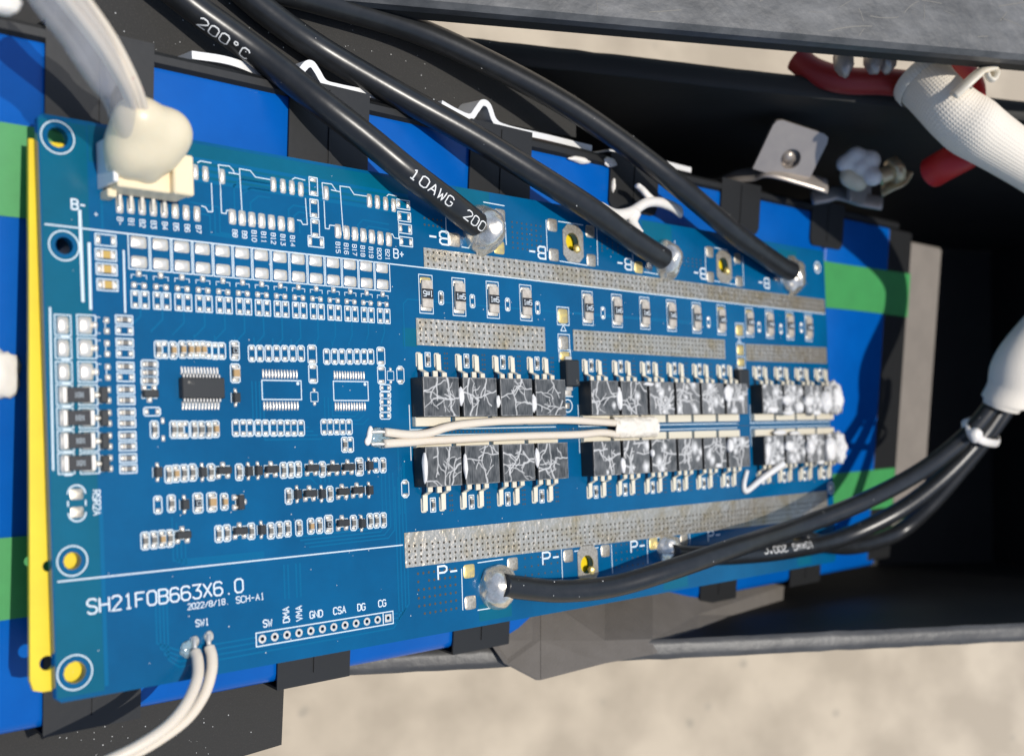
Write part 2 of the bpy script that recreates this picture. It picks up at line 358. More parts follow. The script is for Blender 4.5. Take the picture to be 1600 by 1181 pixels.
wall('end_wall', CE - 4, CE, -7.1, 145.4); wall('end_wall', -170, -166, -7.1, 145.4); wall('case_bottom', -170, CE, -11.6, 150.1, .5, 4.0)
def scuffed_rim(x0, x1, y0, y1, seed, material):
    from mathutils import noise
    vs = []; fs = []; n = 110; m = 7
    for i in range(n):
        x = x0 + (x1 - x0) * i / (n - 1); w = noise.noise(Vector((x * .02, seed, 0)))
        for k in range(m):
            t = k / (m - 1); y = y0 + (y1 - y0) * t + .25 * w + .30 * noise.noise(Vector((x * .15, t * 3, seed)))
            z = .8 * math.sin(math.pi * t) ** .3 + .25 * noise.noise(Vector((x * .08, t * 2, seed + 4)))
            vs.append((x, y, RIM - .2 + z))
    for i in range(n - 1):
        for k in range(m - 1): a = i * m + k; fs.append((a, a + m, a + m + 1, a + 1))
    return obj('rim', mk('rim', vs, fs, True), material, case)
scuffed_rim(-170, CE, -12.0, -6.6, 1.0, 'rim_grey'); scuffed_rim(-170, CE, 144.9, 150.7, 6.0, 'case_black')  # far rim gets the darker plastic: its shade is put into the colour

# ------------------------------------------------------------------ the scuffed lid lying on edge beyond the case
lid = thing('battery_lid', 'scuffed black plastic lid with a scratched grey top beyond the bus bars', 'lid', frame='world')
def WZ(px, py, z):
    d = RW @ ray(px, py); c = wp(cam_b); return c + d * ((z - c.z) / d.z)
zl = wp(DP(1000, 38, 250)).z
a0, a1 = WZ(600, 3, zl), WZ(1600, 92, zl); dl = (a1 - a0).normalized(); ang = math.atan2(dl.y, dl.x)
lid.location = Vector(a0) * K; lid.rotation_euler = (0, 0, ang)
a = Acc(); a.box(-160, 320, 0, 42, -4, 0, 1.2); a.build('top_plate', 'lid_scuffed', lid)
sc_ = Acc(); rg = random.Random(12)
for _ in range(70):
    x_, y_ = rg.uniform(-5, 172), rg.uniform(.8, 24); an = rg.gauss(.5, .7); l_ = rg.uniform(1, 9) * (2 if rg.random() < .12 else 1); bend = rg.uniform(-.5, .5); pts = []
    for q in range(6): pts.append((x_, y_)); x_ += math.cos(an) * l_ / 5; y_ += math.sin(an) * l_ / 5; an += bend / 5
    if all(.6 < p[1] < 41 for p in pts): sc_.ribbon(pts, rg.uniform(.08, .28), .03)
sc_.build('scratches', 'rim_grey' if False else 'chip_grey', lid, False, 'stuff')
a = Acc(); a.box(-160, 320, .4, 3.4, -9, -4.05, .0); a.build('front_flange', 'case_black', lid)
a = Acc(); a.box(-160, 320, 38, 41.6, -15, -4.05, .0); a.build('back_flange', 'case_black', lid)
a = Acc(); a.box(285, 319, 4, 37, .5 - zl, -4.06, .0); a.build('support_leg', 'case_black', lid)

# ================================================================== THE CELL PACK (pack frame)
PITCH = 48.65; SEAM0 = 13.3; V0, V1 = -8.6, 116.4
def cell_mesh():
    import bmesh
    bm = bmesh.new(); bmesh.ops.create_cube(bm, size=1)
    for v in bm.verts: v.co = Vector((v.co.x * 48.3 * K, (v.co.y * (V1 - V0) + (V1 + V0) / 2) * K, (v.co.z - .5) * 80 * K))
    bmesh.ops.bevel(bm, geom=[e for e in bm.edges], offset=2.2 * K, segments=3, profile=.5, affect='EDGES')
    me = bpy.data.meshes.new('cell'); bm.to_mesh(me); bm.free(); me.polygons.foreach_set('use_smooth', [True] * len(me.polygons))
    return me
CELL = cell_mesh(); CAP = mk('cap', *box_vf(-24.0, 24.0, V1 - 1.4, V1 + 1.6, -60, .6, .8))
TERM = mk('terminal', *box_vf(-9, 9, V1 + 1.65, V1 + 4.4, -34, -12, .5))
CL = ['blue wrapped battery cell beside the yellow sheet, white silicone drop on it', 'blue wrapped battery cell next to the glued plug connector', 'blue wrapped battery cell between the 10AWG cable and the middle cable',
      'blue wrapped battery cell with a wavy white silicone smear', 'blue wrapped battery cell crossed by the thick cable soldered at the board end', 'blue wrapped battery cell below the steel terminal bracket', 'blue wrapped battery cell at the pack end next to the grey foam strip']
for k in range(-1, 6):
    u = SEAM0 + PITCH * (k + .5)
    c = thing('battery_cell', CL[k + 1], 'battery cell', 'blue cells of the pack', 'pack', (u, 0, 0))
    obj('wrap', CELL, 'cell_blue', c); obj('end_cap', CAP, 'tab_black', c)
    obj('terminal', TERM, 'alu', c)
# black insulating tabs folded over the seams
def tab_mesh(w, v0, v1, z, t=.5, fold=0.):
    c = 2.0; out = [(-w / 2, v1), (-w / 2, v0 + c), (-w / 2 + .5 * c, v0 + .2 * c), (-w / 2 + c, v0), (w / 2 - c, v0), (w / 2 - .5 * c, v0 + .2 * c), (w / 2, v0 + c), (w / 2, v1)]
    n = len(out); vs = [(x, y, z + (.35 if abs(x) < 1 else 0)) for x, y in out] + [(x, y, z + t) for x, y in out]
    fs = [tuple(range(n - 1, -1, -1)), tuple(range(n, 2 * n))] + [(i, (i + 1) % n, n + (i + 1) % n, n + i) for i in range(n)]
    k = len(vs)                              # crease ridge over the seam and the flap that folds down the cell ends
    b = box_vf(-.35, .35, min(v0, v1) + 2, max(v0, v1) - .5, z + t, z + t + .25); vs += b[0]; fs += [tuple(i + k for i in f) for f in b[1]]
    k = len(vs); b = box_vf(-w / 2, w / 2, v1 - .01 if v1 > v0 else v1 - .5, v1 + .5 if v1 > v0 else v1, z - 26, z + t, .0); vs += b[0]; fs += [tuple(i + k for i in f) for f in b[1]]
    return mk('tab', vs, fs)
T_TOP = tab_mesh(19.7, 104.2, V1 + 2.2, .15); T_TOPL = tab_mesh(19.7, 100.2, V1 + 2.2, .15); T_BOT = tab_mesh(18.5, 9.0, V0 - .8, .15)
TL1 = ['behind the glued plug connector', 'crossed by the cable printed 10AWG', 'crossed by the middle thick cable', 'touched by the white silicone web', 'under the steel terminal bracket', 'beside the green tape under the brass terminal post']
TL2 = ['at the corner by the SW1 wires', 'below the row of header holes', 'below the large solder ball', 'over the bent taupe sheet', 'below the half hidden solder joint', 'at the last solder joint under the cables']
for k in range(0, 6):
    u = SEAM0 + PITCH * k
    tag(obj('insulating_tab', T_TOP if k > 2 else T_TOPL, 'tab_black', None, (u, 0, 0)), 'black insulating tab over a cell seam, ' + TL1[k], 'insulation', 'tabs on the bus bar side', 'pack')
    tag(obj('insulating_tab', T_BOT, 'tab_black', None, (u, 0, 0)), 'black insulating tab showing under the board edge ' + TL2[k], 'insulation', 'tabs on the header side', 'pack')
# green tape bands round the pack
def band(name, v0, v1, label, u0, u1, sag):
    vs = []; fs = []; n = 40
    for i in range(n):
        u = u0 + (u1 - u0) * i / (n - 1); w = sag * math.sin(u * .9)
        for v in (v0 + .25 * math.sin(u * .05), v1 + .25 * math.sin(u * .04 + 1)): vs += [(u, v, .16 + .1 * abs(w)), (u, v, .30 + .1 * abs(w))]
    for i in range(n - 1):
        a = 4 * i; fs += [(a + 1, a + 5, a + 7, a + 3), (a, a + 2, a + 6, a + 4), (a, a + 4, a + 5, a + 1), (a + 2, a + 3, a + 7, a + 6)]
    me = mk(name, vs, fs)
    return tag(obj('green_tape', me, 'green_tape'), label, 'tape', 'green tape bands', 'pack')
g1a, g1b = PK(0, 213).y, PK(0, 353).y; g2a, g2b = PK(0, 837).y, PK(0, 968).y
band('tape', (g1b + PK(1400, 486).y) / 2, (g1a + PK(1400, 416).y) / 2, 'green tape band round the pack passing under the cable connector', -60, PK(1420, 450).x, .1)
band('tape', (g2b + PK(1305, 803).y) / 2, (g2a + PK(1380, 735).y) / 2, 'green tape band round the pack on the pin header side', -60, PK(1395, 765).x, .1)
# end plate and grey foam strip at the far end
ue = PK(1390, 350).x; uf = PK(1424, 400).x; ug = PK(1478, 400).x
a = Acc(); a.box(ue, uf - .3, V0 + 2, V1 - 1, -78, .1, .6)
tag(a.build('end_plate', 'tab_black'), 'narrow black end plate between last blue cell and grey foam strip', 'end plate', None, 'pack')
a = Acc(); a.box(uf, ug - 1.2, 4.0, V1 - 4, -74, -1.0, .8)
tag(a.build('foam_strip', 'strip_grey'), 'sunlit grey foam strip standing along the pack end', 'foam strip', None, 'pack')
# bus bars: bent strips seen edge-on beside the cell ends
def busbar(pts, width, label, th=1.5):
    P = [PK(x, y, -2.0) for x, y in pts]; P = spline([(p.x, p.y, 0) for p in P], 8); vs = []; fs = []
    for i, p in enumerate(P):
        t = (P[min(i + 1, len(P) - 1)] - P[max(i - 1, 0)]).normalized(); q = Vector((-t.y, t.x, 0)) * th / 2
        vs += [p + q + Vector((0, 0, -2)), p - q + Vector((0, 0, -2)), p - q + Vector((0, 0, -2 - width)), p + q + Vector((0, 0, -2 - width))]
    for i in range(len(P) - 1):
        for k in range(4): fs.append((4 * i + k, 4 * i + 4 + k, 4 * i + 4 + (k + 1) % 4, 4 * i + (k + 1) % 4))
    fs += [(3, 2, 1, 0), tuple(4 * (len(P) - 1) + k for k in range(4))]
    tag(obj('bus_bar', mk('bus_bar', vs, fs), 'alu'), label, 'bus bar', 'aluminium bus bars', 'pack')
busbar([(300, 86), (360, 96), (420, 118), (462, 124), (472, 110), (480, 101), (488, 101), (496, 112), (508, 130), (530, 137), (590, 150), (625, 166), (660, 176)], 22, 'pale aluminium bus bar with a bump between the first and middle thick black cables')
busbar([(690, 162), (715, 176), (735, 183), (745, 172), (754, 161), (764, 166), (774, 190), (795, 201), (860, 216), (925, 232)], 22, 'pale aluminium bus bar with a sharp bump under the middle thick black cable')
busbar([(952, 238), (1000, 246), (1040, 256), (1080, 266)], 22, 'short flat aluminium bus bar beyond the last thick black cable')
for (x, y, w_, lb) in ((848, 229, 34, 'wide orange copper tag under the bus bar with the sharp bump'), (1043, 274, 16, 'small orange copper tag under the short flat bus bar')):
    p = PK(x, y, -4.0); a = Acc(); a.box(p.x - w_ / 8, p.x + w_ / 8, p.y - .7, p.y + .7, -8.5, -3.5, .2)
    tag(a.build('copper_tag', 'copper'), lb, 'copper tag', 'copper tags under the bus bars', 'pack')
# dark insulation boards (board frame)
def sheet(name, label, pts, th, material, cat='insulation sheet'):
    P = [Vector(p) for p in pts]; nn = (P[1] - P[0]).cross(P[2] - P[0]).normalized()
    if nn.z < 0: P.reverse(); nn = -nn
    n = len(P); vs = P + [p - nn * th for p in P]
    fs = [tuple(range(n)), tuple(range(2 * n - 1, n - 1, -1))] + [(i, n + i, n + (i + 1) % n, (i + 1) % n) for i in range(n)]
    return tag(obj(name, mk(name, vs, fs), material), label, cat)
def fluff(parent, boxes, z, n, seed):
    rg = random.Random(seed); a = Acc()
    for _ in range(n):
        x0_, y0_, x1_, y1_ = rg.choice(boxes); p = B(rg.uniform(x0_, x1_), rg.uniform(y0_, y1_), z); s_ = rg.uniform(.05, .15)
        a.add([p + Vector((-s_, 0, 0)), p + Vector((0, -s_, 0)), p + Vector((s_, 0, 0)), p + Vector((0, s_ * 1.4, 0)), p + Vector((0, 0, s_))], [(0, 1, 4), (1, 2, 4), (2, 3, 4), (3, 0, 4)])
    a.build('dust', 'print', parent, False, 'stuff')
s1 = sheet('insulation_sheet', 'dark grey speckled insulation sheet behind the bus bars', [B(-60, -40, -13.5), B(560, -40, -13.5), B(610, 20, -13.5), B(900, 150, -13.5), B(900, 215, -13.5), B(560, 150, -13.5), B(240, 88, -13.5), B(-60, 40, -13.5)], 2.0, 'sheet_black')
s2 = sheet('insulation_sheet', 'dark grey insulation flap under the corner with the twin white wires', [B(52, 1062, -30), B(446, 1020, -30), B(440, 1163, -30), B(300, 1205, -30), B(-80, 1290, -30), B(-80, 1085, -30)], 1.5, 'sheet_black')
fluff(s1, [(80, 5, 560, 80), (240, 30, 560, 120), (560, 60, 850, 160)], -13.45, 80, 5); fluff(s2, [(80, 1110, 430, 1160), (80, 1130, 330, 1181)], -29.95, 45, 6)
fo = thing('insulation_sheet', 'bent taupe insulation sheet folded over the case rim', 'insulation sheet')
def quad(name, P, th, material, parent):
    P = [Vector(p) for p in P]; nn = (P[1] - P[0]).cross(P[2] - P[0]).normalized()
    if nn.z < 0: P.reverse(); nn = -nn
    n = len(P); vs = P + [p - nn * th for p in P]
    fs = [tuple(range(n)), tuple(range(2 * n - 1, n - 1, -1))] + [(i, n + i, n + (i + 1) % n, (i + 1) % n) for i in range(n)]
    return obj(name, mk(name, vs, fs), material, parent)
TE = [B(845, 930, -21), B(945, 915, -21.5), B(1020, 905, -22), B(1090, 893, -30), B(1225, 870, -38)]
BE = [B(845, 1062, 7), B(945, 1036, 11.8), B(1020, 1024, 14.2), B(1090, 998, -5), B(1222, 962, -28)]
ME_ = [B(845, 1000, -15.5), B(945, 1000, -8), B(1020, 998, -3), B(1090, 960, -14), B(1225, 915, -33)]
BE = [B(845, 1062, -13.5), B(945, 1036, -6.0), B(1020, 1022, -1.5), B(1090, 998, -5), B(1222, 962, -28)]
vs = []; fs = []; ROWS = [TE, ME_, BE]
for k in range(5):
    for rw in ROWS: vs += [rw[k], rw[k] + Vector((0, .3, -1.3))]
for k in range(4):
    q = 6 * k
    for r_ in (0, 2): fs += [(q + r_, q + r_ + 2, q + r_ + 8, q + r_ + 6), (q + r_ + 1, q + r_ + 7, q + r_ + 9, q + r_ + 3)]
    fs += [(q + 4, q + 5, q + 11, q + 10), (q, q + 6, q + 7, q + 1)]
fs += [(0, 1, 3, 2), (2, 3, 5, 4), (24, 26, 27, 25), (26, 28, 29, 27)]
obj('main_panel', mk('main_panel', vs, fs), 'sheet_grey', fo)
quad('folded_panel', [B(844.2, 930, -20), B(844.2, 1000, -15.5), B(844.2, 1062, -13.5), B(795, 1036, -18), B(770, 1000, -21), B(770, 950, -26)], 1.2, 'sheet_grey', fo)
# foam wedge that carries the board on the sloping pack
a = Acc(); x0, x1 = 6, 238
a.add([(x0, 4, -3.3), (x1, 4, -3.3), (x1, 96, -3.3), (x0, 96, -3.3), (x0, 4, -18.1), (x1, 4, -18.1), (x1, 96, -7.3), (x0, 96, -7.3)],
      [(0, 1, 2, 3), (7, 6, 5, 4), (0, 4, 5, 1), (1, 5, 6, 2), (2, 6, 7, 3), (3, 7, 4, 0)])
tag(a.build('foam_wedge', 'tab_black'), 'black foam wedge between the yellow sheet and the cells', 'foam')
# yellow sheet
yl0 = [(-.8, 96.0), (-3.4, 4.2), (-2.9, 2.4), (-1.4, 1.9), (240, 1.9), (240, 96.0)]
me = plate('sheet', yl0, [circle(B(74, 884, -2.6).x, B(74, 884, -2.6).y, .95), circle(B(72, 1035, -2.6).x, B(72, 1035, -2.6).y, 1.25), circle(B(100, 384, -2.6).x + .6, B(100, 384, -2.6).y + .3, 2.4)], -3.2, -2.2)
tag(obj('yellow_sheet', me, 'yellow_sheet'), 'bright yellow fibreglass sheet sticking out under the circuit board', 'insulation sheet')

# ================================================================== THE CIRCUIT BOARD
BW, BH = 244.9, 100.0
pcb = thing('circuit_board', 'blue circuit board with white print, solder pads and two rows of power transistors', 'circuit board')
HO = [B(90, 215), B(100, 384), B(113, 876), B(117, 1050)]; HR = [1.75, 1.5, 1.5, 1.9]
OV = [B(895, 381), B(1131, 417), B(918, 880)]                       # open cable pads with a hole
holes = [circle(p.x, p.y, r) for p, r in zip(HO, HR)] + [circle(p.x - .3, p.y - .2 + .6 * (i < 2), 2.35) for i, p in enumerate(OV)]
HD = [(B(400 + x / 3.9375, 881 + y / 3.9375)) for x, y in ((38, 460), (113, 448), (188, 436), (262, 425), (336, 412), (407, 400), (476, 387), (545, 375), (612, 364), (680, 352), (745, 341), (812, 331))]
ydir = (HD[-1] - HD[0])
for i in range(12): HD[i] = HD[0] + ydir * (i / 11)
holes += [circle(p.x, p.y, .42, n=10) for p in HD]
rc = .8
out = [(rc, 0), (BW - rc, 0), (BW, rc), (BW, BH - rc), (BW - rc, BH), (rc, BH), (0, BH - rc), (0, rc)]
sub = obj('substrate', plate('substrate', out, holes, -1.6, 0), 'mask', pcb)
SK = Acc(); BR = Acc(); TR = Acc(); SP = Acc(); VI = Acc(); ZS = .045
small_pad = lambda w, d, h=.28: pillow(w, d, h, 2.2, 5)
def spad(x, y, w=.75, d=.75, h=.30): SP.put(small_pad(w, d, h), x, y)
NP = [0]
def pad(x, y, w, d, h=.30, material='solder', rz=0., e=3.):
    NP[0] += 1; me = pillow(round(w, 2), round(d, 2), h, e)
    if me.materials and me.materials[0] != MATS[material]:
        key = ('mat', me.name, material)
        if key not in CACHE: c = me.copy(); c.materials.clear(); c.materials.append(MATS[material]); CACHE[key] = c
        me = CACHE[key]
    return obj('solder_pad', me, material, pcb, (x, y, 0), rz)
# ---- small components --------------------------------------------------------------------------------------------
def chip(x, y, kind='R', rz=0., L=1.55, Wd=.85, silk=True, name=None, c=.0):
    """two-terminal chip; its long side runs along the board's y when rz = 0"""
    cs, sn = math.cos(rz), math.sin(rz)
    T = lambda u, v: (x + u * cs - v * sn, y + u * sn + v * cs)
    if silk:
        a, b = Wd / 2 + .32, L / 2 + .78; k = .3 if not c else c
        P = [(-a + k, -b), (a - k, -b), (a, -b + k), (a, b - k), (a - k, b), (-a + k, b), (-a, b - k), (-a, -b + k)]
        SK.ribbon([T(*p) for p in P], .21, ZS, True)
    pl = (L + .75) / 2
    for s in (-1, 1):
        p = T(0, s * (pl - .08))
        SP.put(small_pad(round(Wd + .12, 2), .85 if kind == 'E' else .7, .30), p[0], p[1], 0, rz)
    if kind == 'E': return
    body = {'R': 'chip_grey', 'C': 'chip_cap', 'G': 'chip_gold', 'Q': 'resist'}[kind]
    nm = {'R': 'chip_resistor', 'C': 'chip_capacitor', 'G': 'chip_resistor', 'Q': 'chip_resistor'}[kind]
    h = .5 if kind in 'RGQ' else .85
    bl = round(L * (.62 if kind != 'C' else .66), 2)
    key = ('cb', bl, Wd, h, body)
    if key not in CACHE: CACHE[key] = mk('body', *box_vf(-Wd / 2, Wd / 2, -bl / 2, bl / 2, .05, h, .06)); CACHE[key].materials.append(MATS[body])
    o = obj(nm, CACHE[key], body, pcb, (x, y, 0), rz)
    tl = round((L - bl) / 2, 3); key = ('ct', tl, Wd, h)
    if key not in CACHE: CACHE[key] = mk('term', *box_vf(-Wd / 2 - .03, Wd / 2 + .03, -tl / 2, tl / 2, .05, h + .02, .05)); CACHE[key].materials.append(MATS['tin'])
    for s in (-1, 1): obj('terminal', CACHE[key], 'tin', o, (0, s * (bl / 2 + tl / 2 + .005), 0))
    if kind == 'Q':                        # pale frame print on the dark resistor top
        a = Acc(); a.rect(0, 0, Wd * .62, bl * .55, .07, h + .012); ot = a.build('marking', 'silk', o)
def lead_mesh(w, l, z):
    """gull-wing lead: from the body at height z outwards (+y) down to the board"""
    k = ('lead', w, l, z)
    if k in CACHE: return CACHE[k]
    t = .14; pr = [(0, z), (l * .35, z), (l * .55, .2), (l, .2)]; vs = []; fs = []
    for y_, z_ in pr: vs += [(-w / 2, y_, z_), (w / 2, y_, z_), (w / 2, y_, z_ - t), (-w / 2, y_, z_ - t)]
    for i in range(3):
        for q in range(4): fs.append((4 * i + q, 4 * i + (q + 1) % 4, 4 * i + 4 + (q + 1) % 4, 4 * i + 4 + q))
    fs += [(3, 2, 1, 0), (12, 13, 14, 15)]
    CACHE[k] = mk('lead', vs, fs); CACHE[k].materials.append(MATS['tin']); return CACHE[k]
def sot(x, y, rz=0., body=True, silk=True, s=1.):
    """SOT-23: one lead up (+y), two leads down"""
    cs, sn = math.cos(rz), math.sin(rz); T = lambda u, v: (x + u * cs - v * sn, y + u * sn + v * cs)
    PP = [(0, 1.05), (-.95, -1.05), (.95, -1.05)]
    for u, v in PP: p = T(u * s, v * s); spad(p[0], p[1], 1.0, 1.1, .5)
    if silk:
        for q in ([(-1.4, .1), (-1.4, .8), (-.65, .8)], [(1.4, .1), (1.4, .8), (.65, .8)], [(-.4, -.8), (.4, -.8)]): SK.ribbon([T(u * s, v * s) for u, v in q], .14, ZS)
    if not body: return
    if 'sotb' not in CACHE: CACHE['sotb'] = mk('sot', *box_vf(-1.42, 1.42, -.68, .68, .1, 1.05, .16)); CACHE['sotb'].materials.append(MATS['epoxy'])
    o = obj('transistor', CACHE['sotb'], 'epoxy', pcb, (x, y, 0), rz)
    lm = lead_mesh(.42, .66, .55)
    obj('lead', lm, 'tin', o, (0, .66, 0)); obj('lead', lm, 'tin', o, (-.95, -.66, 0), math.pi); obj('lead', lm, 'tin', o, (.95, -.66, 0), math.pi)
def diode(x, y, rz=0., body=True):
    cs, sn = math.cos(rz), math.sin(rz); T = lambda u, v: (x + u * cs - v * sn, y + u * sn + v * cs)
    for s in (-1, 1): p = T(0, s * 1.35); spad(p[0], p[1], .65, .8, .34)
    SK.ribbon([T(u, v) for u, v in ((-.85, .95), (-.85, -.95))], .14, ZS); SK.ribbon([T(u, v) for u, v in ((.85, .95), (.85, -.95))], .14, ZS)
    if not body:
        SK.ribbon([T(u, v) for u, v in ((-.85, .95), (.85, .95))], .14, ZS); SK.ribbon([T(u, v) for u, v in ((-.85, -.95), (.85, -.95))], .14, ZS); return
    if 'dio' not in CACHE: CACHE['dio'] = mk('dio', *box_vf(-.68, .68, -.9, .9, .1, 1.0, .14)); CACHE['dio'].materials.append(MATS['epoxy'])
    o = obj('diode', CACHE['dio'], 'epoxy', pcb, (x, y, 0), rz); lm = lead_mesh(.36, .6, .5)
    obj('lead', lm, 'tin', o, (0, .88, 0)); obj('lead', lm, 'tin', o, (0, -.88, 0), math.pi)
def place(items):
    for it in items:
        k, px, py = it[0], it[1], it[2]; p = B(px, py, .4)
        if k in 'RCEG': chip(p.x, p.y, k)
        elif k == 'Q': chip(p.x, p.y, 'Q', 0, 2.1, 1.25)
        elif k == 'K': chip(p.x, p.y, 'C', 0, 2.0, 1.3)
        elif k == 'D': diode(p.x, p.y)
        elif k == 'T': sot(p.x, p.y)
        elif k == 'S': sot(p.x, p.y, -math.pi / 2)
# ---- rows under the controller chips
place([('D', 247, 737.5), ('R', 265, 741), ('C', 276, 739.7), ('R', 289, 739), ('R', 302, 738), ('D', 317, 737.5), ('R', 331, 737.5), ('T', 349.6, 734.6), ('R', 375, 737.5), ('D', 389, 736), ('D', 404, 735), ('T', 424.5, 733),
       ('R', 444.4, 734.6), ('R', 456, 734), ('R', 467.4, 733), ('T', 487.6, 731), ('R', 505, 733), ('T', 521.4, 731), ('T', 544.5, 729.6), ('Q', 563, 729), ('D', 577.6, 727.4), ('E', 589, 726.7), ('R', 600, 726.7)])
place([('E', 248, 788.6), ('R', 269, 786.5), ('D', 289, 788), ('Q', 310.7, 785.8), ('K', 332.3, 784.3), ('C', 351.8, 783.6), ('S', 375.5, 784.3),
       ('R', 452.3, 775), ('D', 465.3, 772), ('T', 484.7, 770.6), ('D', 503.4, 771.4), ('R', 517, 771.4), ('T', 535.8, 767.8), ('T', 558.9, 765.6), ('D', 577.6, 765.6)])
place([('R', 228, 844.8), ('R', 241.6, 843.4), ('C', 254.3, 842), ('R', 266.8, 841), ('T', 286, 835.4), ('R', 343, 834), ('R', 356, 832.6), ('T', 375.5, 829), ('R', 394, 829.7), ('D', 409.3, 827.5), ('R', 424.5, 829),
       ('R', 438, 827.5), ('R', 450.9, 826), ('R', 468.6, 824.6), ('C', 487, 821.8), ('R', 500.6, 821), ('Q', 515, 818.9), ('T', 535.8, 816.7), ('R', 553.8, 816.7), ('D', 566, 817.4), ('R', 579.8, 813.8), ('R', 589.8, 813), ('R', 600.6, 812.4)])
# ---- around the controller chips
place([('R', 249, 546), ('E', 258.5, 546), ('C', 271.7, 547), ('C', 286.5, 546), ('C', 298.4, 546), ('C', 308.6, 546), ('C', 318.7, 546), ('E', 327.6, 547), ('E', 337.8, 548), ('E', 348, 548), ('Q', 368, 547.6), ('K', 369, 583)])
place([('E', x, 552) for x in (395, 407.6, 421, 433.8, 446.5, 459, 472)] + [('E', x, 557) for x in (512, 524.4, 536, 548, 559.5, 570.7, 581)])
place([('R', 242.5, 671), ('R', 273, 671), ('R', 283, 671), ('E', 291, 671), ('R', 305, 671), ('R', 316, 671), ('R', 327.6, 671), ('C', 338, 670)])
place([('E', x, 668.5) for x in (370, 381.7, 392, 405, 416.5, 429, 440, 451, 461, 472)] + [('E', x, 667) for x in (508, 517.6, 527.7, 537, 547)] + [('R', 540, 694.5), ('E', 549, 694.5)])
for px, py in ((487.6, 554), (489, 584), (595, 556.5), (596, 586)): p = B(px, py); chip(p.x, p.y, 'E', 0, 2.2, 1.35)
for px, py in ((625.5, 586), (633, 763.4)): p = B(px, py); chip(p.x, p.y, 'E', 0, 2.2, 1.25, c=.55)
for px, py in ((491, 620), (610, 587)): p = B(px, py); diode(p.x, p.y, 0, False)
p = B(369.5, 621, .5); diode(p.x, p.y)
p = B(254.5, 671); spad(p.x, p.y + 1.6, .7, 1.1); spad(p.x, p.y - 1.6, .7, 1.1)
for i, py in enumerate((606, 617.5, 628, 638.6, 649.5)): p = B(602, py); chip(p.x, p.y, 'E', math.pi / 2, 1.2, .75)
for i, py in enumerate((569, 582, 594.6)): p = B(235, py, .4); chip(p.x, p.y, 'R', math.pi / 2)
p = B(235, 615, .5); sot(p.x, p.y, math.pi); p = B(237.5, 643); chip(p.x, p.y, 'E', math.pi / 2)
# ---- controller chip and two empty footprints
def soic(px0, px1, pyt, pyb, body):
    a, b = B(px0, pyt), B(px1, pyb); xs = [a.x + (b.x - a.x) * i / 11 for i in range(12)]; cx, cy = (a.x + b.x) / 2, (a.y + b.y) / 2
    hh = abs(a.y - b.y) / 2
    if not body:
        for x in xs:
            for s in (-1, 1): pad(x, cy + s * hh, .42, 1.75, .2)
        SK.rect(cx + .3, cy, (xs[-1] - xs[0]) + 1.3, 2 * hh - 2.5, .22, ZS); SK.disc(xs[-1] + .2, cy + hh - 1.8, .35, ZS + .01, 12); return
    for x in xs:
        for s in (-1, 1): SP.put(pillow(.42, 1.5, .12, 3., 5), x, cy + s * (hh + .1))
    me = mk('ic', *box_vf(-3.9 - .35, 3.9 + .35, -1.95, 1.95, .15, 1.55, .18)); o = obj('controller_chip', me, 'epoxy', pcb, (cx, cy, 0))
    lm = lead_mesh(.30, 1.55, .85)
    for x in xs:
        obj('pin', lm, 'tin', o, (x - cx, 1.93, 0)); obj('pin', lm, 'tin', o, (x - cx, -1.93, 0), math.pi)
    a = Acc(); a.disc(-2.9, 1.0, .28, 1.556, 12); a.build('index_mark', 'chip_grey', o)
    a = Acc(); text(a, '11', -2.2, .9, .5, 0, .06, 1.557); a.build('marking', 'chip_grey', o)
soic(284, 341, 580, 633, True); soic(411, 465, 584, 634, False); soic(522.5, 570, 586, 635, False)
# ---- balancing resistor array: 14 empty places with SOT footprints and small pads
for i in range(14):
    x = 16.9 + 4.11 * i + .04
    pad(x, 79.65, 3.0, 2.15, .34); pad(x, 76.1, 3.0, 2.15, .34)
    SK.ribbon([(x - 1.9, 80.85), (x - 1.9, 74.75), (x + 1.9, 74.75), (x + 1.9, 80.85)], .2, ZS)
    sot(x - .15, 72.95, 0, False); chip(x - .95, 69.35, 'E', 0, 1.5, .8, c=.05); chip(x + .85, 69.35, 'E', 0, 1.5, .8, c=.05)
# ---- left columns
rows = [508, 544, 581, 617, 653, 689, 724]
for i, py in enumerate(rows):
    a = B(98 + i * .9, py); b = B(133 + i * .9, py)
    pad(a.x, a.y, 2.0, 2.95, .42); pad(b.x, b.y, 2.4, 2.95, .42)
    SK.rect(a.x, a.y, 2.7, 3.5, .2, ZS); SK.rect(b.x + .2, b.y, 3.2, 3.5, .2, ZS)
    SK.ribbon([(a.x - .4, a.y - 1.93), (a.x + 1.0, a.y - 1.93)], .35, ZS + .012)
    if i >= 3:
        o = obj('power_resistor', box(3.9, 2.6, .75, .1), 'resist', pcb, ((a.x + b.x) / 2 + .2, a.y, .06))
        tm = box(.75, 2.66, .8, .08)
        for s in (-1, 1): obj('terminal', tm, 'tin', o, (s * 2.33, 0, 0))
        t = Acc(); text(t, '101', .15, 0, .75, 0, .09, .757); t.build('marking', 'silk', o)
    c = B(159 + i * .9, py, .5); sot(c.x, c.y, math.pi / 2, i >= 3)
    for k, dy in enumerate((.95, -.95)):
        d = B(194 + i * 1.05, py); chip(d.x, d.y + dy, 'E' if (i < 3 and k == 1) else 'R', math.pi / 2, 1.5, .85, c=.05)
for i, (px, py) in enumerate(((166, 375), (166.5, 398), (167.6, 420.6), (169, 445))):
    p = B(px, py, .3); chip(p.x, p.y, 'E' if i == 0 else 'G', math.pi / 2, 2.1, 1.35, c=.05)
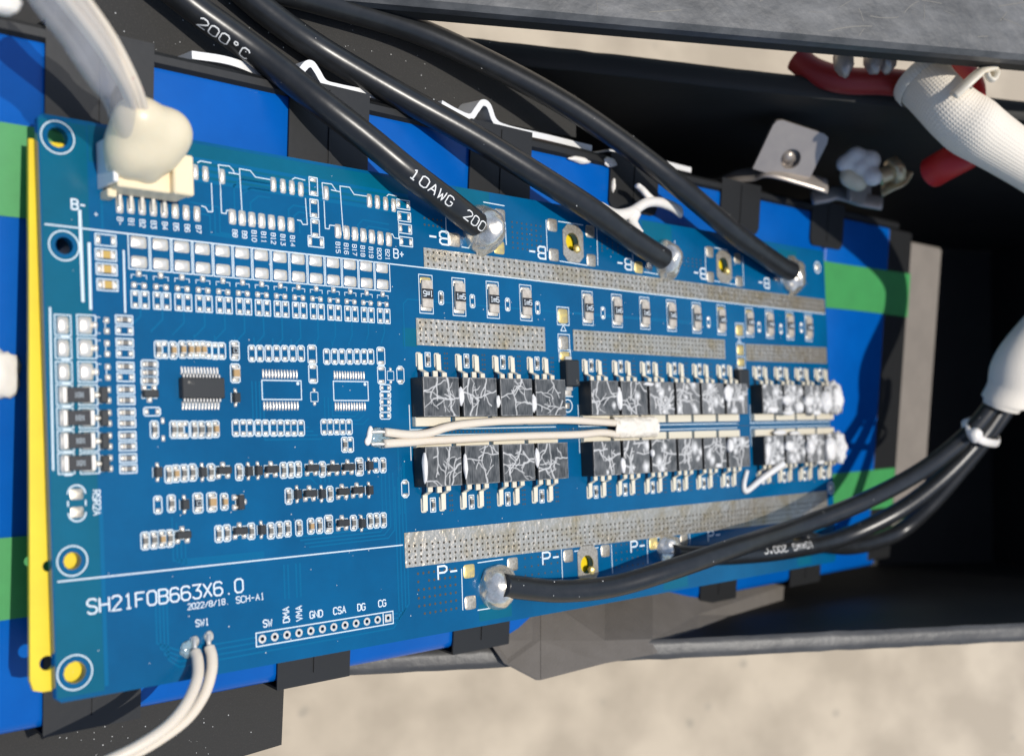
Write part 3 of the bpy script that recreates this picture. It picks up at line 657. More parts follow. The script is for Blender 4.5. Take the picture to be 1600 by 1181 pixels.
# ---- plug connectors (empty footprints) and their pads
for x, y in ((186.7, 321), (204.4, 322), (222, 324), (239.5, 326), (256.5, 328.5), (273.8, 330), (290.8, 332.5), (307.8, 334.5)):
    p = B(x, y); pad(p.x, p.y, 1.35, 2.85, .45, e=2.4)
for k, (x, y) in enumerate([(363 + 15.3 * i, 339 + 2.1 * i) for i in range(7)] + [(528 + 13.25 * i, 361.5 + 2.15 * i) for i in range(7)]):
    p = B(x, y); pad(p.x, p.y, 1.55, 2.95, .45, e=2.4)
for x, y in ((305, 269), (321, 272), (347, 276), (427, 288.5), (442, 291), (456, 293.5), (470, 296), (509.5, 302), (577, 314), (589.5, 316), (602.5, 318.5), (615, 321)):
    p = B(x, y); pad(p.x, p.y, 1.25, 2.9, .45, e=2.4)
def spx(pts, w=.2): SK.ribbon([B(x, y) for x, y in pts], w, ZS)
spx([(308, 255), (313, 252), (330, 255)]); spx([(330, 286), (332, 331), (325, 331), (321, 324), (314, 322)])
spx([(345, 300), (341, 258), (358, 260), (364, 266), (366, 271)]); spx([(357, 270), (375, 273)])
spx([(344, 286), (346, 333), (353, 334), (354, 329), (362, 329)]); spx([(378, 332), (374, 264), (391, 267), (399, 277), (422, 281)])
spx([(456, 281), (461, 278), (477, 282)]); spx([(477, 310), (480, 351), (473, 351), (470, 345), (464, 344)])
spx([(505, 312), (503, 286), (518, 288), (525, 298)]); spx([(517, 297), (531, 300)]); spx([(506, 314), (508, 357), (514, 358), (515, 352), (523, 353)])
spx([(536, 362), (531, 291), (546, 293), (553, 304), (573, 307)]); spx([(604, 307), (607, 304), (620, 307)]); spx([(622, 334), (623, 373), (616, 372), (613, 366), (608, 366)])
for px, py in ((630, 320), (631.5, 339), (633, 358), (634.5, 378)): p = B(px, py); chip(p.x, p.y, 'E', math.pi / 2, 1.9, 1.35, c=.05)
for px, py in ((489.5, 291.5), (490.8, 326), (492.4, 357)): p = B(px, py); chip(p.x, p.y, 'E', 0, 2.1, 1.3, c=.05)
p = B(493.5, 378); chip(p.x, p.y, 'E', math.pi / 2, 2.1, 1.5, c=.05)
# ---- headings of the plug pads
for i, s in enumerate(['B-', 'B1', 'B2', 'B3', 'B4', 'B5', 'B6', 'B7']):
    p = B(187.5 + 17.5 * i, 346 + 1.8 * i); label_part(pcb, s, p.x, p.y, .95, -math.pi / 2, .15, ZS)
for i in range(7):
    p = B(367 + 15.0 * i, 365 + 2.0 * i); label_part(pcb, 'B%d' % (8 + i), p.x, p.y, .95, -math.pi / 2, .15, ZS)
    p = B(528 + 12.9 * i, 387 + 1.9 * i); label_part(pcb, 'B%d' % (15 + i), p.x, p.y, 1.0, -math.pi / 2, .15, ZS)
p = B(623, 397); label_part(pcb, 'B+', p.x, p.y, 1.9, 0, .26, ZS)
p = B(120, 320); label_part(pcb, 'B-', p.x + .3, p.y, 1.7, 0, .3, ZS); p = B(150, 335); label_part(pcb, '+', p.x, p.y, 1.2, 0, .14, ZS)
p = B(151, 785); label_part(pcb, 'RSR2A', p.x, p.y, 1.25, -math.pi / 2, .19, ZS, .55)
p = B(264, 930); label_part(pcb, 'SH21F0B663X6.0', p.x, p.y, 2.5, .015, .29, ZS, .66)
p = B(326, 943); label_part(pcb, '2022/8/18.', p.x, p.y, 1.05, .01, .16, ZS, .62); p = B(391, 934); label_part(pcb, 'SCH-A1', p.x, p.y, 1.2, .01, .17, ZS, .66)
p = B(316, 972); label_part(pcb, 'SW1', p.x, p.y, 1.2, 0, .18, ZS, .6)
for s, px, py, r in (('SW', 418, 973, 0), ('DMA', 447, 960, 1), ('VMA', 467, 958, 1), ('GND', 494, 959, 0), ('CSA', 530.5, 953, 0), ('DG', 564.5, 948, 0), ('CG', 597, 942, 0)):
    p = B(px, py); label_part(pcb, s, p.x, p.y, 1.35, math.pi / 2 if r else 0, .22, ZS, .6)
for px, py in ((685, 371), (839, 394), (975, 412), (1093, 427), (1193, 442)):
    p = B(px, py); label_part(pcb, 'B-', p.x, p.y, 2.9, math.pi, .42, ZS, .85)
for px, py in ((700, 893), (861, 871), (997, 853), (1116, 836)):
    p = B(px, py); label_part(pcb, 'P-', p.x, p.y, 2.9, 0, .42, ZS, .85)
# ---- rule lines, header frame, holes, thick bars
SK.ribbon([(.6, 81.1), (244.3, 79.75)], .26, ZS); SK.ribbon([(.8, 20.45), (73.2, 20.35)], .26, ZS)
spx([(124.4, 328), (129.5, 472)], .55); spx([(139, 379), (141.7, 484)], .5); spx([(193, 391), (195.6, 489)], .35); spx([(78, 480), (83, 735)], .35)
d = ydir.normalized(); nn = Vector((-d.y, d.x, 0)); c = (HD[0] + HD[-1]) / 2; hl = ydir.length / 2 + 1.3
SK.ribbon([c - d * hl - nn * 1.3, c + d * hl - nn * 1.3, c + d * hl + nn * 1.3, c - d * hl + nn * 1.3], .24, ZS, True)
q = HD[-1] - d * 1.25; SK.ribbon([q - nn * 1.3, q + nn * 1.3], .24, ZS)
def ring_pad(p, r0, r1, material, name='ring_pad', sq=False):
    o = circle(0, 0, r1, n=20) if not sq else [(-r1, -r1), (r1, -r1), (r1, r1), (-r1, r1)]
    k = ('ring', r0, r1, sq, material)
    if k not in CACHE: CACHE[k] = plate('ring', o, [circle(0, 0, r0, n=12)], .01, .09)
    obj(name, CACHE[k], material, pcb, (p.x, p.y, 0))
for i, p in enumerate(HD): ring_pad(p, .42, .82, 'solder', 'header_hole', i == 11)
for p, r in zip(HO, HR): SK.circ(p.x, p.y, r + 1.05, .24, ZS)
for i in (0, 3): ring_pad(HO[i], HR[i] + .02, HR[i] + .7, 'mask', 'hole_rim')
for i in (1, 2): ring_pad(HO[i], HR[i] + .02, HR[i] + .6, 'mask', 'hole_rim')
p = B(1277, 418); SK.circ(p.x, p.y, 1.7, .4, ZS); pad(p.x, p.y, 1.8, 1.8, .2, 'solder_dull')
p = B(887, 634); SK.circ(p.x, p.y, 1.55, .3, ZS); pad(p.x, p.y, 1.5, 1.5, .12, 'pad_tin')
p = B(1298, 762); SK.circ(p.x, p.y, 1.8, .4, ZS); pad(p.x, p.y, 1.8, 1.8, .2, 'solder_dull')
p = B(120, 786)                               # empty fuse place
for s in (-1, 1): pad(p.x, p.y + s * 1.55, 2.25, 1.9, .12, 'pad_tin')
SK.circ(p.x, p.y + 1.6, 1.5, .26, ZS, 14, 0, math.pi); SK.circ(p.x, p.y - 1.6, 1.5, .26, ZS, 14, math.pi, 2 * math.pi)
SK.ribbon([(p.x - 1.5, p.y - .5), (p.x - 1.5, p.y + .5)], .26, ZS); SK.ribbon([(p.x + 1.5, p.y - .5), (p.x + 1.5, p.y + .5)], .26, ZS)
# ---- tinned current strips with drilled holes
def strip(c0, c1, c2, c3, nrow, pitch, top_blank=0., r=.31):
    """corners: left-top, left-bottom, right-top, right-bottom in board mm; real holes over a dark core"""
    LT, LB, RT, RB = [Vector(c) for c in (c0, c1, c2, c3)]; hs = []; ln = (RT - LT).length; ncol = int(ln / pitch)
    def at(u, v): return (LT * (1 - u) + RT * u) * (1 - v) + (LB * (1 - u) + RB * u) * v
    for i in range(ncol):
        for j in range(nrow):
            v = top_blank + (1 - top_blank) * (j + .62) / (nrow + .24) if not top_blank else top_blank + (1 - top_blank) * (j + .3) / nrow
            p = at((i + .7) / (ncol + .4), v); hs.append(circle(p.x + random.uniform(-.03, .03), p.y + random.uniform(-.04, .04), r, n=7))
    me = plate('strip', [LT[:2], LB[:2], RB[:2], RT[:2]], hs, .03, .16)
    o = obj('tinned_strip', me, 'strip_tin', pcb)
    a = Acc(); a.add([LT + Vector((.1, -.1, .02)), LB + Vector((.1, .1, .02)), RB + Vector((-.1, .1, .02)), RT + Vector((-.1, -.1, .02))], [(0, 1, 2, 3)]); a.build('hole_core', 'via', o)
V2 = lambda x, y: (x, y, 0)
strip(V2(81.6, 85.1), V2(81.6, 80.75), V2(244.0, 84.4), V2(244.0, 79.95), 3, 1.62)
strip(V2(78.8, 69.4), V2(78.8, 63.5), V2(117.9, 69.3), V2(117.9, 63.4), 4, 1.55)
strip(V2(127.7, 69.2), V2(127.7, 63.9), V2(190.0, 69.2), V2(190.0, 63.6), 4, 1.55)
strip(V2(200.2, 68.4), V2(200.2, 63.4), V2(244.0, 68.9), V2(244.0, 63.7), 4, 1.55)
strip(V2(73.6, 22.9), V2(73.6, 15.4), V2(241.0, 23.0), V2(241.0, 14.6), 4, 1.6, .34)
# ---- via fields
def vias(px0, py0, px1, py1, nx, ny, r=.24):
    a, b = B(px0, py0), B(px1, py1)
    for i in range(nx):
        for j in range(ny):
            if random.random() < .93: VI.disc(a.x + (b.x - a.x) * i / max(1, nx - 1), a.y + (b.y - a.y) * j / max(1, ny - 1), r, .03, 8)
vias(663, 341, 690, 355, 5, 2); vias(800, 347, 846, 393, 7, 6); vias(940, 372, 982, 398, 6, 5); vias(1062, 402, 1095, 418, 6, 3); vias(653, 896, 713, 950, 8, 6, .3)
vias(820, 872, 872, 905, 6, 4); vias(962, 852, 1005, 880, 6, 4)
# ---- the shunt resistors
SX = [81.9, 91.3, 101.5, 112.0, 133.4, 144.4, 155.4, 166.5, 177.5, 188.9, 202.6, 212.9, 223.8, 234.2]
for i, x in enumerate(SX):
    y = 74.85
    pad(x, y + 2.9, 3.0, 1.7, .2, 'gold' if i in (0, 9, 10, 12) else 'solder_dull'); pad(x, y - 2.9, 3.0, 1.7, .2, 'solder_dull')
    SK.rect(x, y, 3.75, 8.5, .2, ZS)
    o = obj('shunt_resistor', box(2.9, 6.1, .62, .1), 'shunt_metal', pcb, (x, y, .08))
    obj('resistive_core', box(2.98, 2.2, .12, .03), 'resist', o, (0, 0, .615))
    t = Acc(); text(t, '1m5', 0, 0, 1.15, math.pi if i == 0 else 0, .17, .745); t.build('marking', 'silk_text', o)
for i, (px, py) in enumerate(((689, 465.6), (738, 470.7), (793, 476), (840, 481), (942, 489), (1107, 503.6), (1186, 511), (1220, 514), (1252, 512))):
    p = B(px, py); chip(p.x, p.y, 'R' if i == 0 else 'E', 0, 1.4, .75)
for px, py, w, d, mt in ((879.5, 494, 3.4, 3.6, 'gold'), (881, 536, 3.3, 3.5, 'pad_tin'), (882.5, 556, 3.3, 2.2, 'gold'), (1155.6, 516, 3.3, 3.2, 'gold'), (1157, 547, 3.2, 3.0, 'gold'), (1158, 566, 3.2, 2.4, 'gold')):
    p = B(px, py); pad(p.x, p.y, w, d, .25, mt); SK.rect(p.x, p.y, w + .7, d + .8, .22, ZS)
p = B(880, 512); SK.ribbon([(p.x - .9, p.y - .8), (p.x + .9, p.y - .8), (p.x, p.y + .7)], .24, ZS, True); SK.ribbon([(p.x - .9, p.y + .8), (p.x + .9, p.y + .8)], .24, ZS)
p = B(1155, 531); SK.ribbon([(p.x - .7, p.y - .6), (p.x + .7, p.y - .6), (p.x, p.y + .6)], .24, ZS, True)
for px, py, l in ((895, 583, 6.6), (1163, 592, 5.6)):
    p = B(px, py, 2.2); o = obj('clamp_diode', box(4.6, l, 2.3, .3), 'epoxy', pcb, (p.x, p.y, .2))
    obj('terminal', box(2.2, .9, .9, .05), 'tin', o, (0, l / 2 + .45, -.15)); obj('terminal', box(2.2, .9, .9, .05), 'tin', o, (0, -l / 2 - .45, -.15))
    pad(p.x, p.y - l / 2 - 1.1, 3.0, 2.2, .2, 'solder_dull'); SK.ribbon([(p.x + 1.9, p.y - l / 2 - 2.3), (p.x - 1.9, p.y - l / 2 - 2.3), (p.x - 1.9, p.y - l / 2 - .5)], .22, ZS)
    if l > 6: a = Acc(); text(a, '5', 1.2, -l / 2 + 1.2, .9, 0, .1, 2.306); a.build('marking', 'chip_grey', o)
# ---- power transistors with paste
from mathutils import noise as nz
def veins(rng, nroot, seed0=0):
    """branching cracks: list of (p, q, width)"""
    segs = []
    def grow(p, a, n, w, dep):
        for st_ in range(n):
            a += rng.uniform(-.20, .20); q = (p[0] + math.cos(a) * .62, p[1] + math.sin(a) * .62); segs.append((p, q, w))
            if dep < 2 and st_ % 3 == 2 and rng.random() < (.8 if dep == 0 else .4): grow(q, a + (1 if (st_ // 3 + dep) % 2 else -1) * rng.uniform(.65, 1.0), rng.randint(2, 5), w * .75, dep + 1)
            p = q; w *= .97
    for _ in range(nroot):
        s = (_ + seed0) % 4; t = rng.uniform(-3.2, 3.2)
        p, a = [((t, -4.3), math.pi / 2), ((t, 4.3), -math.pi / 2), ((-5, t), 0), ((5, t), math.pi)][s]
        grow(p, a + rng.uniform(-.3, .3), rng.randint(6, 12), rng.uniform(.13, .21), 0)
    return segs
def paste_mesh(seed, heavy):
    rng = random.Random(seed); W2, H2 = 4.9, 4.28; n = 60
    S = veins(rng, rng.randint(5, 6), seed); blobs = [(rng.uniform(-4.5, 4.5), rng.uniform(-4, 4), rng.uniform(.5, 1.3)) for _ in range(int(9 * heavy))]
    vs = []; fs = []; th = []
    for j in range(n):
        for i in range(n):
            x = -W2 + 2 * W2 * i / (n - 1); y = -H2 + 2 * H2 * j / (n - 1); t = 0.
            wx = x + .35 * nz.noise(Vector((x * .7, y * .7, seed))); wy = y + .35 * nz.noise(Vector((x * .7, y * .7, seed + 9)))
            for (p, q, w) in S:
                dx, dy = q[0] - p[0], q[1] - p[1]; u = max(0, min(1, ((wx - p[0]) * dx + (wy - p[1]) * dy) / (dx * dx + dy * dy)))
                d = math.hypot(wx - p[0] - u * dx, wy - p[1] - u * dy); w_ = w * (1 + 2.2 * heavy)
                if d < 3 * w_: t = max(t, math.exp(-(d / w_) ** 2) * (.78 - .1 * heavy))
            for bx_, by_, br in blobs:
                d = math.hypot(wx - bx_, (wy - by_) * .8); t = max(t, math.exp(-(d / br) ** 2))
            e = min(W2 - abs(x), H2 - abs(y)); t = max(t, .75 * math.exp(-(e / .14) ** 2) * (.5 + .5 * nz.noise(Vector((x, y, seed + 3)))))
            film = .07 + .09 * nz.noise(Vector((x * .5, y * .35, seed + 20))) + .10 * nz.noise(Vector((x * 3, y * .6, seed + 30))) + .12 * heavy
            t = max(t * (1.0), film)
            th.append(min(1, max(0, t))); edge = 1 if min(i, j, n - 1 - i, n - 1 - j) > 0 else 0
            vs.append((x, y, .02 + (.05 + .40 * (.4 + .8 * heavy) * th[-1] ** 2) * edge))
    for j in range(n - 1):
        for i in range(n - 1): a = j * n + i; fs.append((a, a + 1, a + n + 1, a + n))
    me = mk('paste', vs, fs, True); at = me.attributes.new('thick', 'FLOAT', 'POINT'); at.data.foreach_set('value', th)
    return me
FX = [81.75, 92.85, 103.95, 115.0, 133.95, 145.05, 156.0, 167.0, 178.0, 189.1, 206.6, 217.7, 228.8, 239.9]
FB = mk('fet', *box_vf(-5.0, 5.0, -4.35, 4.35, .25, 4.4, .25)); FT = mk('fet_tab', *box_vf(-4.9, 4.9, -6.3, -4.0, .06, 1.35, .12))
def fet_lead(l):
    k = ('fl', l)
    if k in CACHE: return CACHE[k]
    t = .5; pr = [(0, 2.6), (1.1, 2.6), (1.9, .7), (l, .62)]
    if l < 1.5: pr = [(0, 2.6), (.6, 2.6), (1.0, 2.6), (l, 2.6)]
    vs = []; fs = []; w = 1.25
    for y_, z_ in pr: vs += [(-w / 2, y_, z_), (w / 2, y_, z_), (w / 2, y_, z_ - t), (-w / 2, y_, z_ - t)]
    for i in range(3):
        for q in range(4): fs.append((4 * i + q, 4 * i + (q + 1) % 4, 4 * i + 4 + (q + 1) % 4, 4 * i + 4 + q))
    fs += [(3, 2, 1, 0), (12, 13, 14, 15)]; CACHE[k] = mk('lead', vs, fs); CACHE[k].materials.append(MATS['lead_tin']); return CACHE[k]
for row, (yc, rz) in enumerate(((51.95, 0.), (36.85, math.pi))):
    sg = 1 if row == 0 else -1
    for i, x in enumerate(FX):
        heavy = 0. if i < 4 else (.15 if i == 4 else (.35 if row else .75)) if i < 10 else .95
        if i == 5 and row == 0: heavy = .2
        o = obj('power_transistor', FB, 'epoxy', pcb, (x, yc, 0), rz)
        obj('tab', FT, 'lead_tin', o)
        for s in (-2.54, 2.54): obj('lead', fet_lead(5.3), 'lead_tin', o, (s, 4.3, 0))
        obj('lead', fet_lead(1.45), 'lead_tin', o, (0, 4.3, 0))
        obj('thermal_paste', paste_mesh(i * 7 + row * 131 + 5, heavy), 'paste', o, (0, 0, 4.4), rz)
        yp = yc + sg * 8.35
        pad(x - 2.54, yp, 1.6, 3.3, .45, 'lead_tin', e=2.5); pad(x + 2.54, yp, 1.6, 3.3, .45, 'lead_tin', e=2.5)
        chip(x - sg * 0 + .0, yp + sg * .1, 'R', 0, 1.5, .8, c=.05)
        for u in (3.9, 4.6):
            for q in range(4): VI.disc(x + u + .9, yp + sg * (1.6 - q * 1.1), .21, .03, 8)
    xs = [(76.2, 120.6), (128.6, 194.6), (201.2, 245.0)]
    for a_, b_ in xs: yy = yc - sg * 6.9; SK.ribbon([(a_, yc - sg * 1.5), (a_, yy), (min(b_, 244.6), yy)], .22, ZS)
for i in range(150): VI.disc(78 + i * 1.1, 44.35, .2, .03, 8)
# squeezed-out paste between the transistors and at the end of the rows
PB = [(720, 619, 4.2, .9, 2.4, .9), (778, 627, 4.2, .8, 1.6, .7), (834, 630, 4.2, .9, 2.6, .7), (839, 715, 4.3, .9, 2.6, .7), (664, 730, 4.2, .7, 4.0, .8), (727, 728, 4.2, .7, 3.2, .7), (967, 622, 4.3, 1.2, 3.6, 1.0),
      (973, 727, 4.3, 1.0, 2.4, .9), (1019, 708, 4.4, .8, 1.2, .9), (1140, 697, 4.5, 1.4, 2.2, 1.4), (1013, 600, 4.4, 2.4, .6, .6), (1122, 727, 4.4, 1.6, .8, .8), (1137, 615, 4.5, 2.2, 2.8, 1.2), (1157, 622, 4.5, 1.8, 1.1, .9),
      (1228, 625, 4.6, 2.4, 1.9, 1.7), (1248, 636, 4.6, 2.2, 2.1, 1.5), (1262, 627, 4.6, 2.6, 2.2, 1.8), (1207, 640, 4.4, 3.2, 1.3, 1.2), (1232, 645, 4.4, 3.5, .9, 1.0), (1276, 645, 4.4, 2.6, 1.0, 1.0), (1289, 628, 4.6, 2.8, 4.2, 2.4),
      (1233, 697, 4.6, 2.6, 2.2, 1.6), (1265, 699, 4.6, 2.2, 3.2, 1.8), (1296, 702, 4.6, 3.0, 4.6, 2.4), (1218, 676, 2.5, 4.0, 1.0, 1.0), (1242, 677, 2.5, 3.4, .9, .9), (1282, 722, 4.0, 2.4, .9, .9), (1199, 705, 4.4, 1.2, 3.6, .9)]
for k, (px, py, z, rx, ry, h) in enumerate(PB):
    p = B(px, py, z); obj('paste_blob', lump('blob', rx * .84, ry * .84, h * .8, k + 1, .22, 3), 'paste_white', pcb, (p.x, p.y, z))
for k, (px, py, rx, ry, h) in enumerate(((1303, 622, 3.0, 5.0, 2.8), (1308, 700, 3.0, 4.8, 2.8))):
    p = B(px, py, 3.0); obj('paste_blob', lump('blob', rx, ry, h, 40 + k, .28, 4), 'paste_white', pcb, (p.x, p.y, 3.0))
P = spline([B(1224, 724, 4.5), B(1205, 737, 3.0), B(1185, 752, 1.2), B(1166, 767, .5), B(1162, 757, .5), B(1167, 735, .5)], 8)
obj('paste_string', tube('string', P, lambda t: .95 * (1 - .45 * t) + .15), 'paste_white', pcb)
# ---- cable lands
def land(px, py, outline, pads, oval=None):
    for (x, y, mt) in pads: p = B(x, y); pad(p.x, p.y, 3.3, 3.1, .18, mt, e=5.)
    for a_, b_ in outline: SK.ribbon([B(*a_), B(*b_)], .24, ZS)
    if oval is not None:
        me_ = [(-3.6, -3.0), (-1.9, -4.7), (1.9, -4.7), (3.6, -3.0), (3.6, 3.0), (1.9, 4.7), (-1.9, 4.7), (-3.6, 3.0)]
        c = OV[oval]; hx, hy = -.3, -.2 + .6 * (oval < 2)
        obj('cable_land', plate('land', [(u, v) for u, v in me_], [circle(hx, hy, 2.3)], .02, .16), 'pad_tin', pcb, (c.x, c.y, 0))
        p = (c.x + hx + 1.6, c.y + hy - 1.6); obj('flux_bead', lump('bead', 1.0, 1.1, .8, 3 + oval, .25), 'gold', pcb, (p[0], p[1], .1))
land(0, 0, [((696, 330), (697, 366)), ((721, 386), (769, 394)), ((789, 347), (791, 383)), ((755, 316), (788, 322))], [(710, 375, 'pad_tin'), (780, 387, 'gold'), (781, 337, 'pad_tin')])
land(0, 0, [((853, 344), (855, 393)), ((874, 408), (918, 415)), ((932, 352), (934, 415)), ((872, 346), (911, 352))], [(863, 352, 'pad_tin'), (922, 362, 'pad_tin'), (865.5, 398.5, 'pad_tin'), (924, 407, 'pad_tin')], 0)
land(0, 0, [((988, 397), (990, 424)), ((1006, 425), (1040, 431)), ((1054, 376), (1056, 432))], [(998, 418, 'gold'), (1047.6, 425.7, 'gold')])
land(0, 0, [((1101.6, 386), (1103, 437)), ((1116, 439), (1160, 447)), ((1160, 400), (1162, 447)), ((1116, 387), (1136, 391))], [(1109, 394, 'pad_tin'), (1110, 433, 'pad_tin'), (1155, 440, 'pad_tin'), (1152, 404, 'pad_tin')], 1)
land(0, 0, [((721, 888), (723, 953)), ((746, 879), (786, 873)), ((746, 953), (790, 946))], [(733, 892, 'gold'), (735, 941, 'pad_tin'), (801, 881, 'pad_tin')])
land(0, 0, [((877, 858), (879, 910)), ((897, 861), (935, 855)), ((955, 850), (957, 895))], [(888, 868, 'pad_tin'), (946, 860, 'pad_tin')], 2)
land(0, 0, [((1011, 842), (1012, 880)), ((1026, 840), (1060, 834)), ((1077, 833), (1078, 850))], [(1021, 849, 'gold'), (1069, 843, 'pad_tin')])
p = B(1268, 440)
# darker flux stains beside the joints
# ---- traces showing under the mask
for i in range(14):
    x = 16.9 + 4.11 * i; t = i / 13
    y1 = 66.4 - 2.6 * (1 - abs(2 * t - 1)) - (.0 if i < 7 else .6); TR.ribbon([(x, 68.0), (x, y1), (x - (2.2 if i < 9 else .9), y1 - 2.2), (x - (2.2 if i < 9 else .9), 63.5)], .32, .022)
for k in range(0): TR.ribbon([(20 + 1.2 * k, 66.2 - .55 * k), (38 + 2.2 * k, 66.2 - .55 * k - .1), (40 + 2.2 * k, 64.3 - .55 * k), (40 + 2.2 * k, 62.6 - .3 * k)], .3, .023)
for k in range(4): TR.ribbon([(26, 96.5 - 1.3 * k), (60 + 3 * k, 96.2 - 1.3 * k), (78, 96.0 - 1.3 * k)], .75, .022)
for k in range(3):
    TR.ribbon([(36.2 + 1.7 * k, 85.5 + .4 * k), (36.2 + 1.7 * k, 92.5 - 1.4 * k), (38 + 1.7 * k, 94.0 - 1.4 * k), (44, 94.0 - 1.4 * k)], .34, .022)
    TR.ribbon([(64.5 + 1.4 * k, 84.2), (64.5 + 1.4 * k, 88.2 - 1.2 * k), (65.8 + 1.4 * k, 89.4 - 1.2 * k), (72.5, 89.2 - 1.2 * k)], .34, .022)
    TR.ribbon([(48.0 + 1.2 * k, 84.8), (48.0 + 1.2 * k, 89.4 - 1.2 * k), (49.2 + 1.2 * k, 90.4 - 1.2 * k), (53.6, 90.2 - 1.2 * k)], .34, .022)
    TR.ribbon([(27, 86.4 + .9 * k), (31 + k, 86.2 + .9 * k), (31 + k, 82.6 + .3 * k), (36, 82.4 + .3 * k)], .32, .022)
for k in range(4):
    TR.ribbon([(44 + 1.2 * k, 38.5 - .9 * k), (54 - 1.0 * k, 38.4 - .9 * k), (55.3 - k, 37.1 - .9 * k), (55.3 - k, 34.6)], .3, .022)
    TR.ribbon([(20 - .7 * k, 17.5), (20 - .7 * k, 4.2 + 1.1 * k), (22, 2.6 + 1.0 * k), (70 + .9 * k, 3.0 + 1.0 * k), (71.6 + .9 * k, 4.6 + 1.0 * k), (71.6 + .9 * k, 33 + 2 * k)], .34, .022)
    TR.ribbon([(44.2 + .9 * k + (.9 if k > 1 else 0), 19), (44.2 + .9 * k + (.9 if k > 1 else 0), 12.2)], .34, .022)
    TR.ribbon([(47 + k, 24.2 - .75 * k), (66.5 + k, 24.4 - .75 * k), (68.2 + k, 26 - .75 * k), (68.2 + k, 36)], .3, .022)
    TR.ribbon([(21.5 + k * .8, 30 - 1.2 * k), (21.5 + k * .8, 22.0 - .35 * k), (40, 21.9 - .35 * k)], .3, .022)
    TR.ribbon([(57.5 - k * .9, 52.0), (57.5 - k * .9, 49.0 - .8 * k), (61 + k, 48.8 - .8 * k), (62.5 + k, 50 - .8 * k)], .28, .022)
    TR.ribbon([(38.6 + .8 * k, 55), (38.6 + .8 * k, 46 - .8 * k), (51 + k, 45.9 - .8 * k)], .28, .022)
TR.ribbon([(8.6, 1.5), (8.6, 33.0)], .7, .022); TR.ribbon([(10.5, 81), (10.5, 97)], .4, .022)
TR.ribbon([(75.6, 62.4), (75.6, 72.3), (76.8, 73.4), (240, 72.9)], .3, .022); TR.ribbon([(128, 73.5), (240, 73.9)], .25, .022)
TR.ribbon([(72.8, 27), (72.8, 44)], .35, .022); TR.ribbon([(74.0, 27), (74.0, 38)], .35, .022)
obj('bare_mask_strip', plate('bare', [(.25, .8), (8.2, .8), (8.2, 99.2), (.25, 99.2)], [circle(p.x, p.y, r + .03) for p, r in zip(HO, HR)], .004, .012), 'mask_bare', pcb)
BR.ribbon([(8.4, 96.2), (78, 96.2)], 6.4, .012)
for px0, py0, px1, py1 in ((712, 292, 765, 330), (1003, 345, 1050, 385), (1215, 388, 1245, 405), (629, 512, 652, 542), (748, 945, 800, 962), (1035, 868, 1075, 915), (1245, 850, 1268, 880)):
    q0, q1 = B(px0, py0), B(px1, py1); BR.ribbon([(q0.x, (q0.y + q1.y) / 2), (q1.x, (q0.y + q1.y) / 2)], abs(q0.y - q1.y), .016)
BR.build('bare_mask', 'mask_bare', pcb, False, 'stuff')
SP.build('small_pads', 'solder', pcb, True, 'stuff'); VI.build('via_holes', 'via', pcb, False, 'stuff')
SK.build('silkscreen_lines', 'silk', pcb); TR.build('traces', 'trace', pcb)
# dust specks, one part
DU = Acc(); rg = random.Random(3)
for _ in range(230):
    x, y = rg.uniform(2, 243), rg.uniform(2, 98); s = rg.uniform(.05, .16)
    DU.add([(x - s, y, .06), (x, y - s, .06), (x + s, y, .06), (x, y + s * 1.3, .06), (x, y, .06 + s)], [(0, 1, 4), (1, 2, 4), (2, 3, 4), (3, 0, 4)])
DU.build('dust', 'print', pcb, False, 'stuff')

# ================================================================== CABLES, PLUG, WIRES
def cable_print(P, r, txt, s0, h, ang, parent, flip=False):
    """lettering wrapped on the jacket of a swept cable; s0 = arc length of the text's middle, ang = angle round the jacket"""
    fr = frames(P); L = [0.]
    for i in range(1, len(P)): L.append(L[-1] + (P[i] - P[i - 1]).length)
    def at(s):
        s = max(0, min(L[-1] - 1e-4, s)); i = max(k for k in range(len(L)) if L[k] <= s); i = min(i, len(P) - 2); t = (s - L[i]) / (L[i + 1] - L[i])
        mixv = [fr[i][k] * (1 - t) + fr[i + 1][k] * t for k in range(3)]; return P[i] * (1 - t) + P[i + 1] * t, mixv
    a = Acc(); lw = h * .13
    for st in strokes(txt, h, .85, .35):
        pts = []
        for p, q in zip(st[:-1], st[1:]):
            m = max(1, int(math.hypot(q[0] - p[0], q[1] - p[1]) / .35))
            pts += [(p[0] + (q[0] - p[0]) * k / m, p[1] + (q[1] - p[1]) * k / m) for k in range(m)]
        pts.append(st[-1]); vs = []
        for i, p in enumerate(pts):
            b0, b1 = pts[max(i - 1, 0)], pts[min(i + 1, len(pts) - 1)]; d = Vector((b1[0] - b0[0], b1[1] - b0[1])).normalized(); n2 = Vector((-d.y, d.x)) * lw / 2
            for sg in (1, -1):
                u, v = p[0] + sg * n2.x, p[1] + sg * n2.y
                if flip: u, v = -u, -v
                c, (t_, n_, b_) = at(s0 + u); th = ang - v / r
                vs.append(c + (n_ * math.cos(th) + b_ * math.sin(th)).normalized() * (r + .035))
        a.add(vs, [(2 * i, 2 * i + 1, 2 * i + 3, 2 * i + 2) for i in range(len(pts) - 1)])
    o = a.build('jacket_print', 'print', parent)
    return o
def joint(parent, p, rx, ry, h, seed, material='solder_ball', amp=.10):
    o = obj('solder_joint', lump('joint', rx, ry, h, seed, amp, 4, -.05), material, parent, (p.x, p.y, .02)); return o
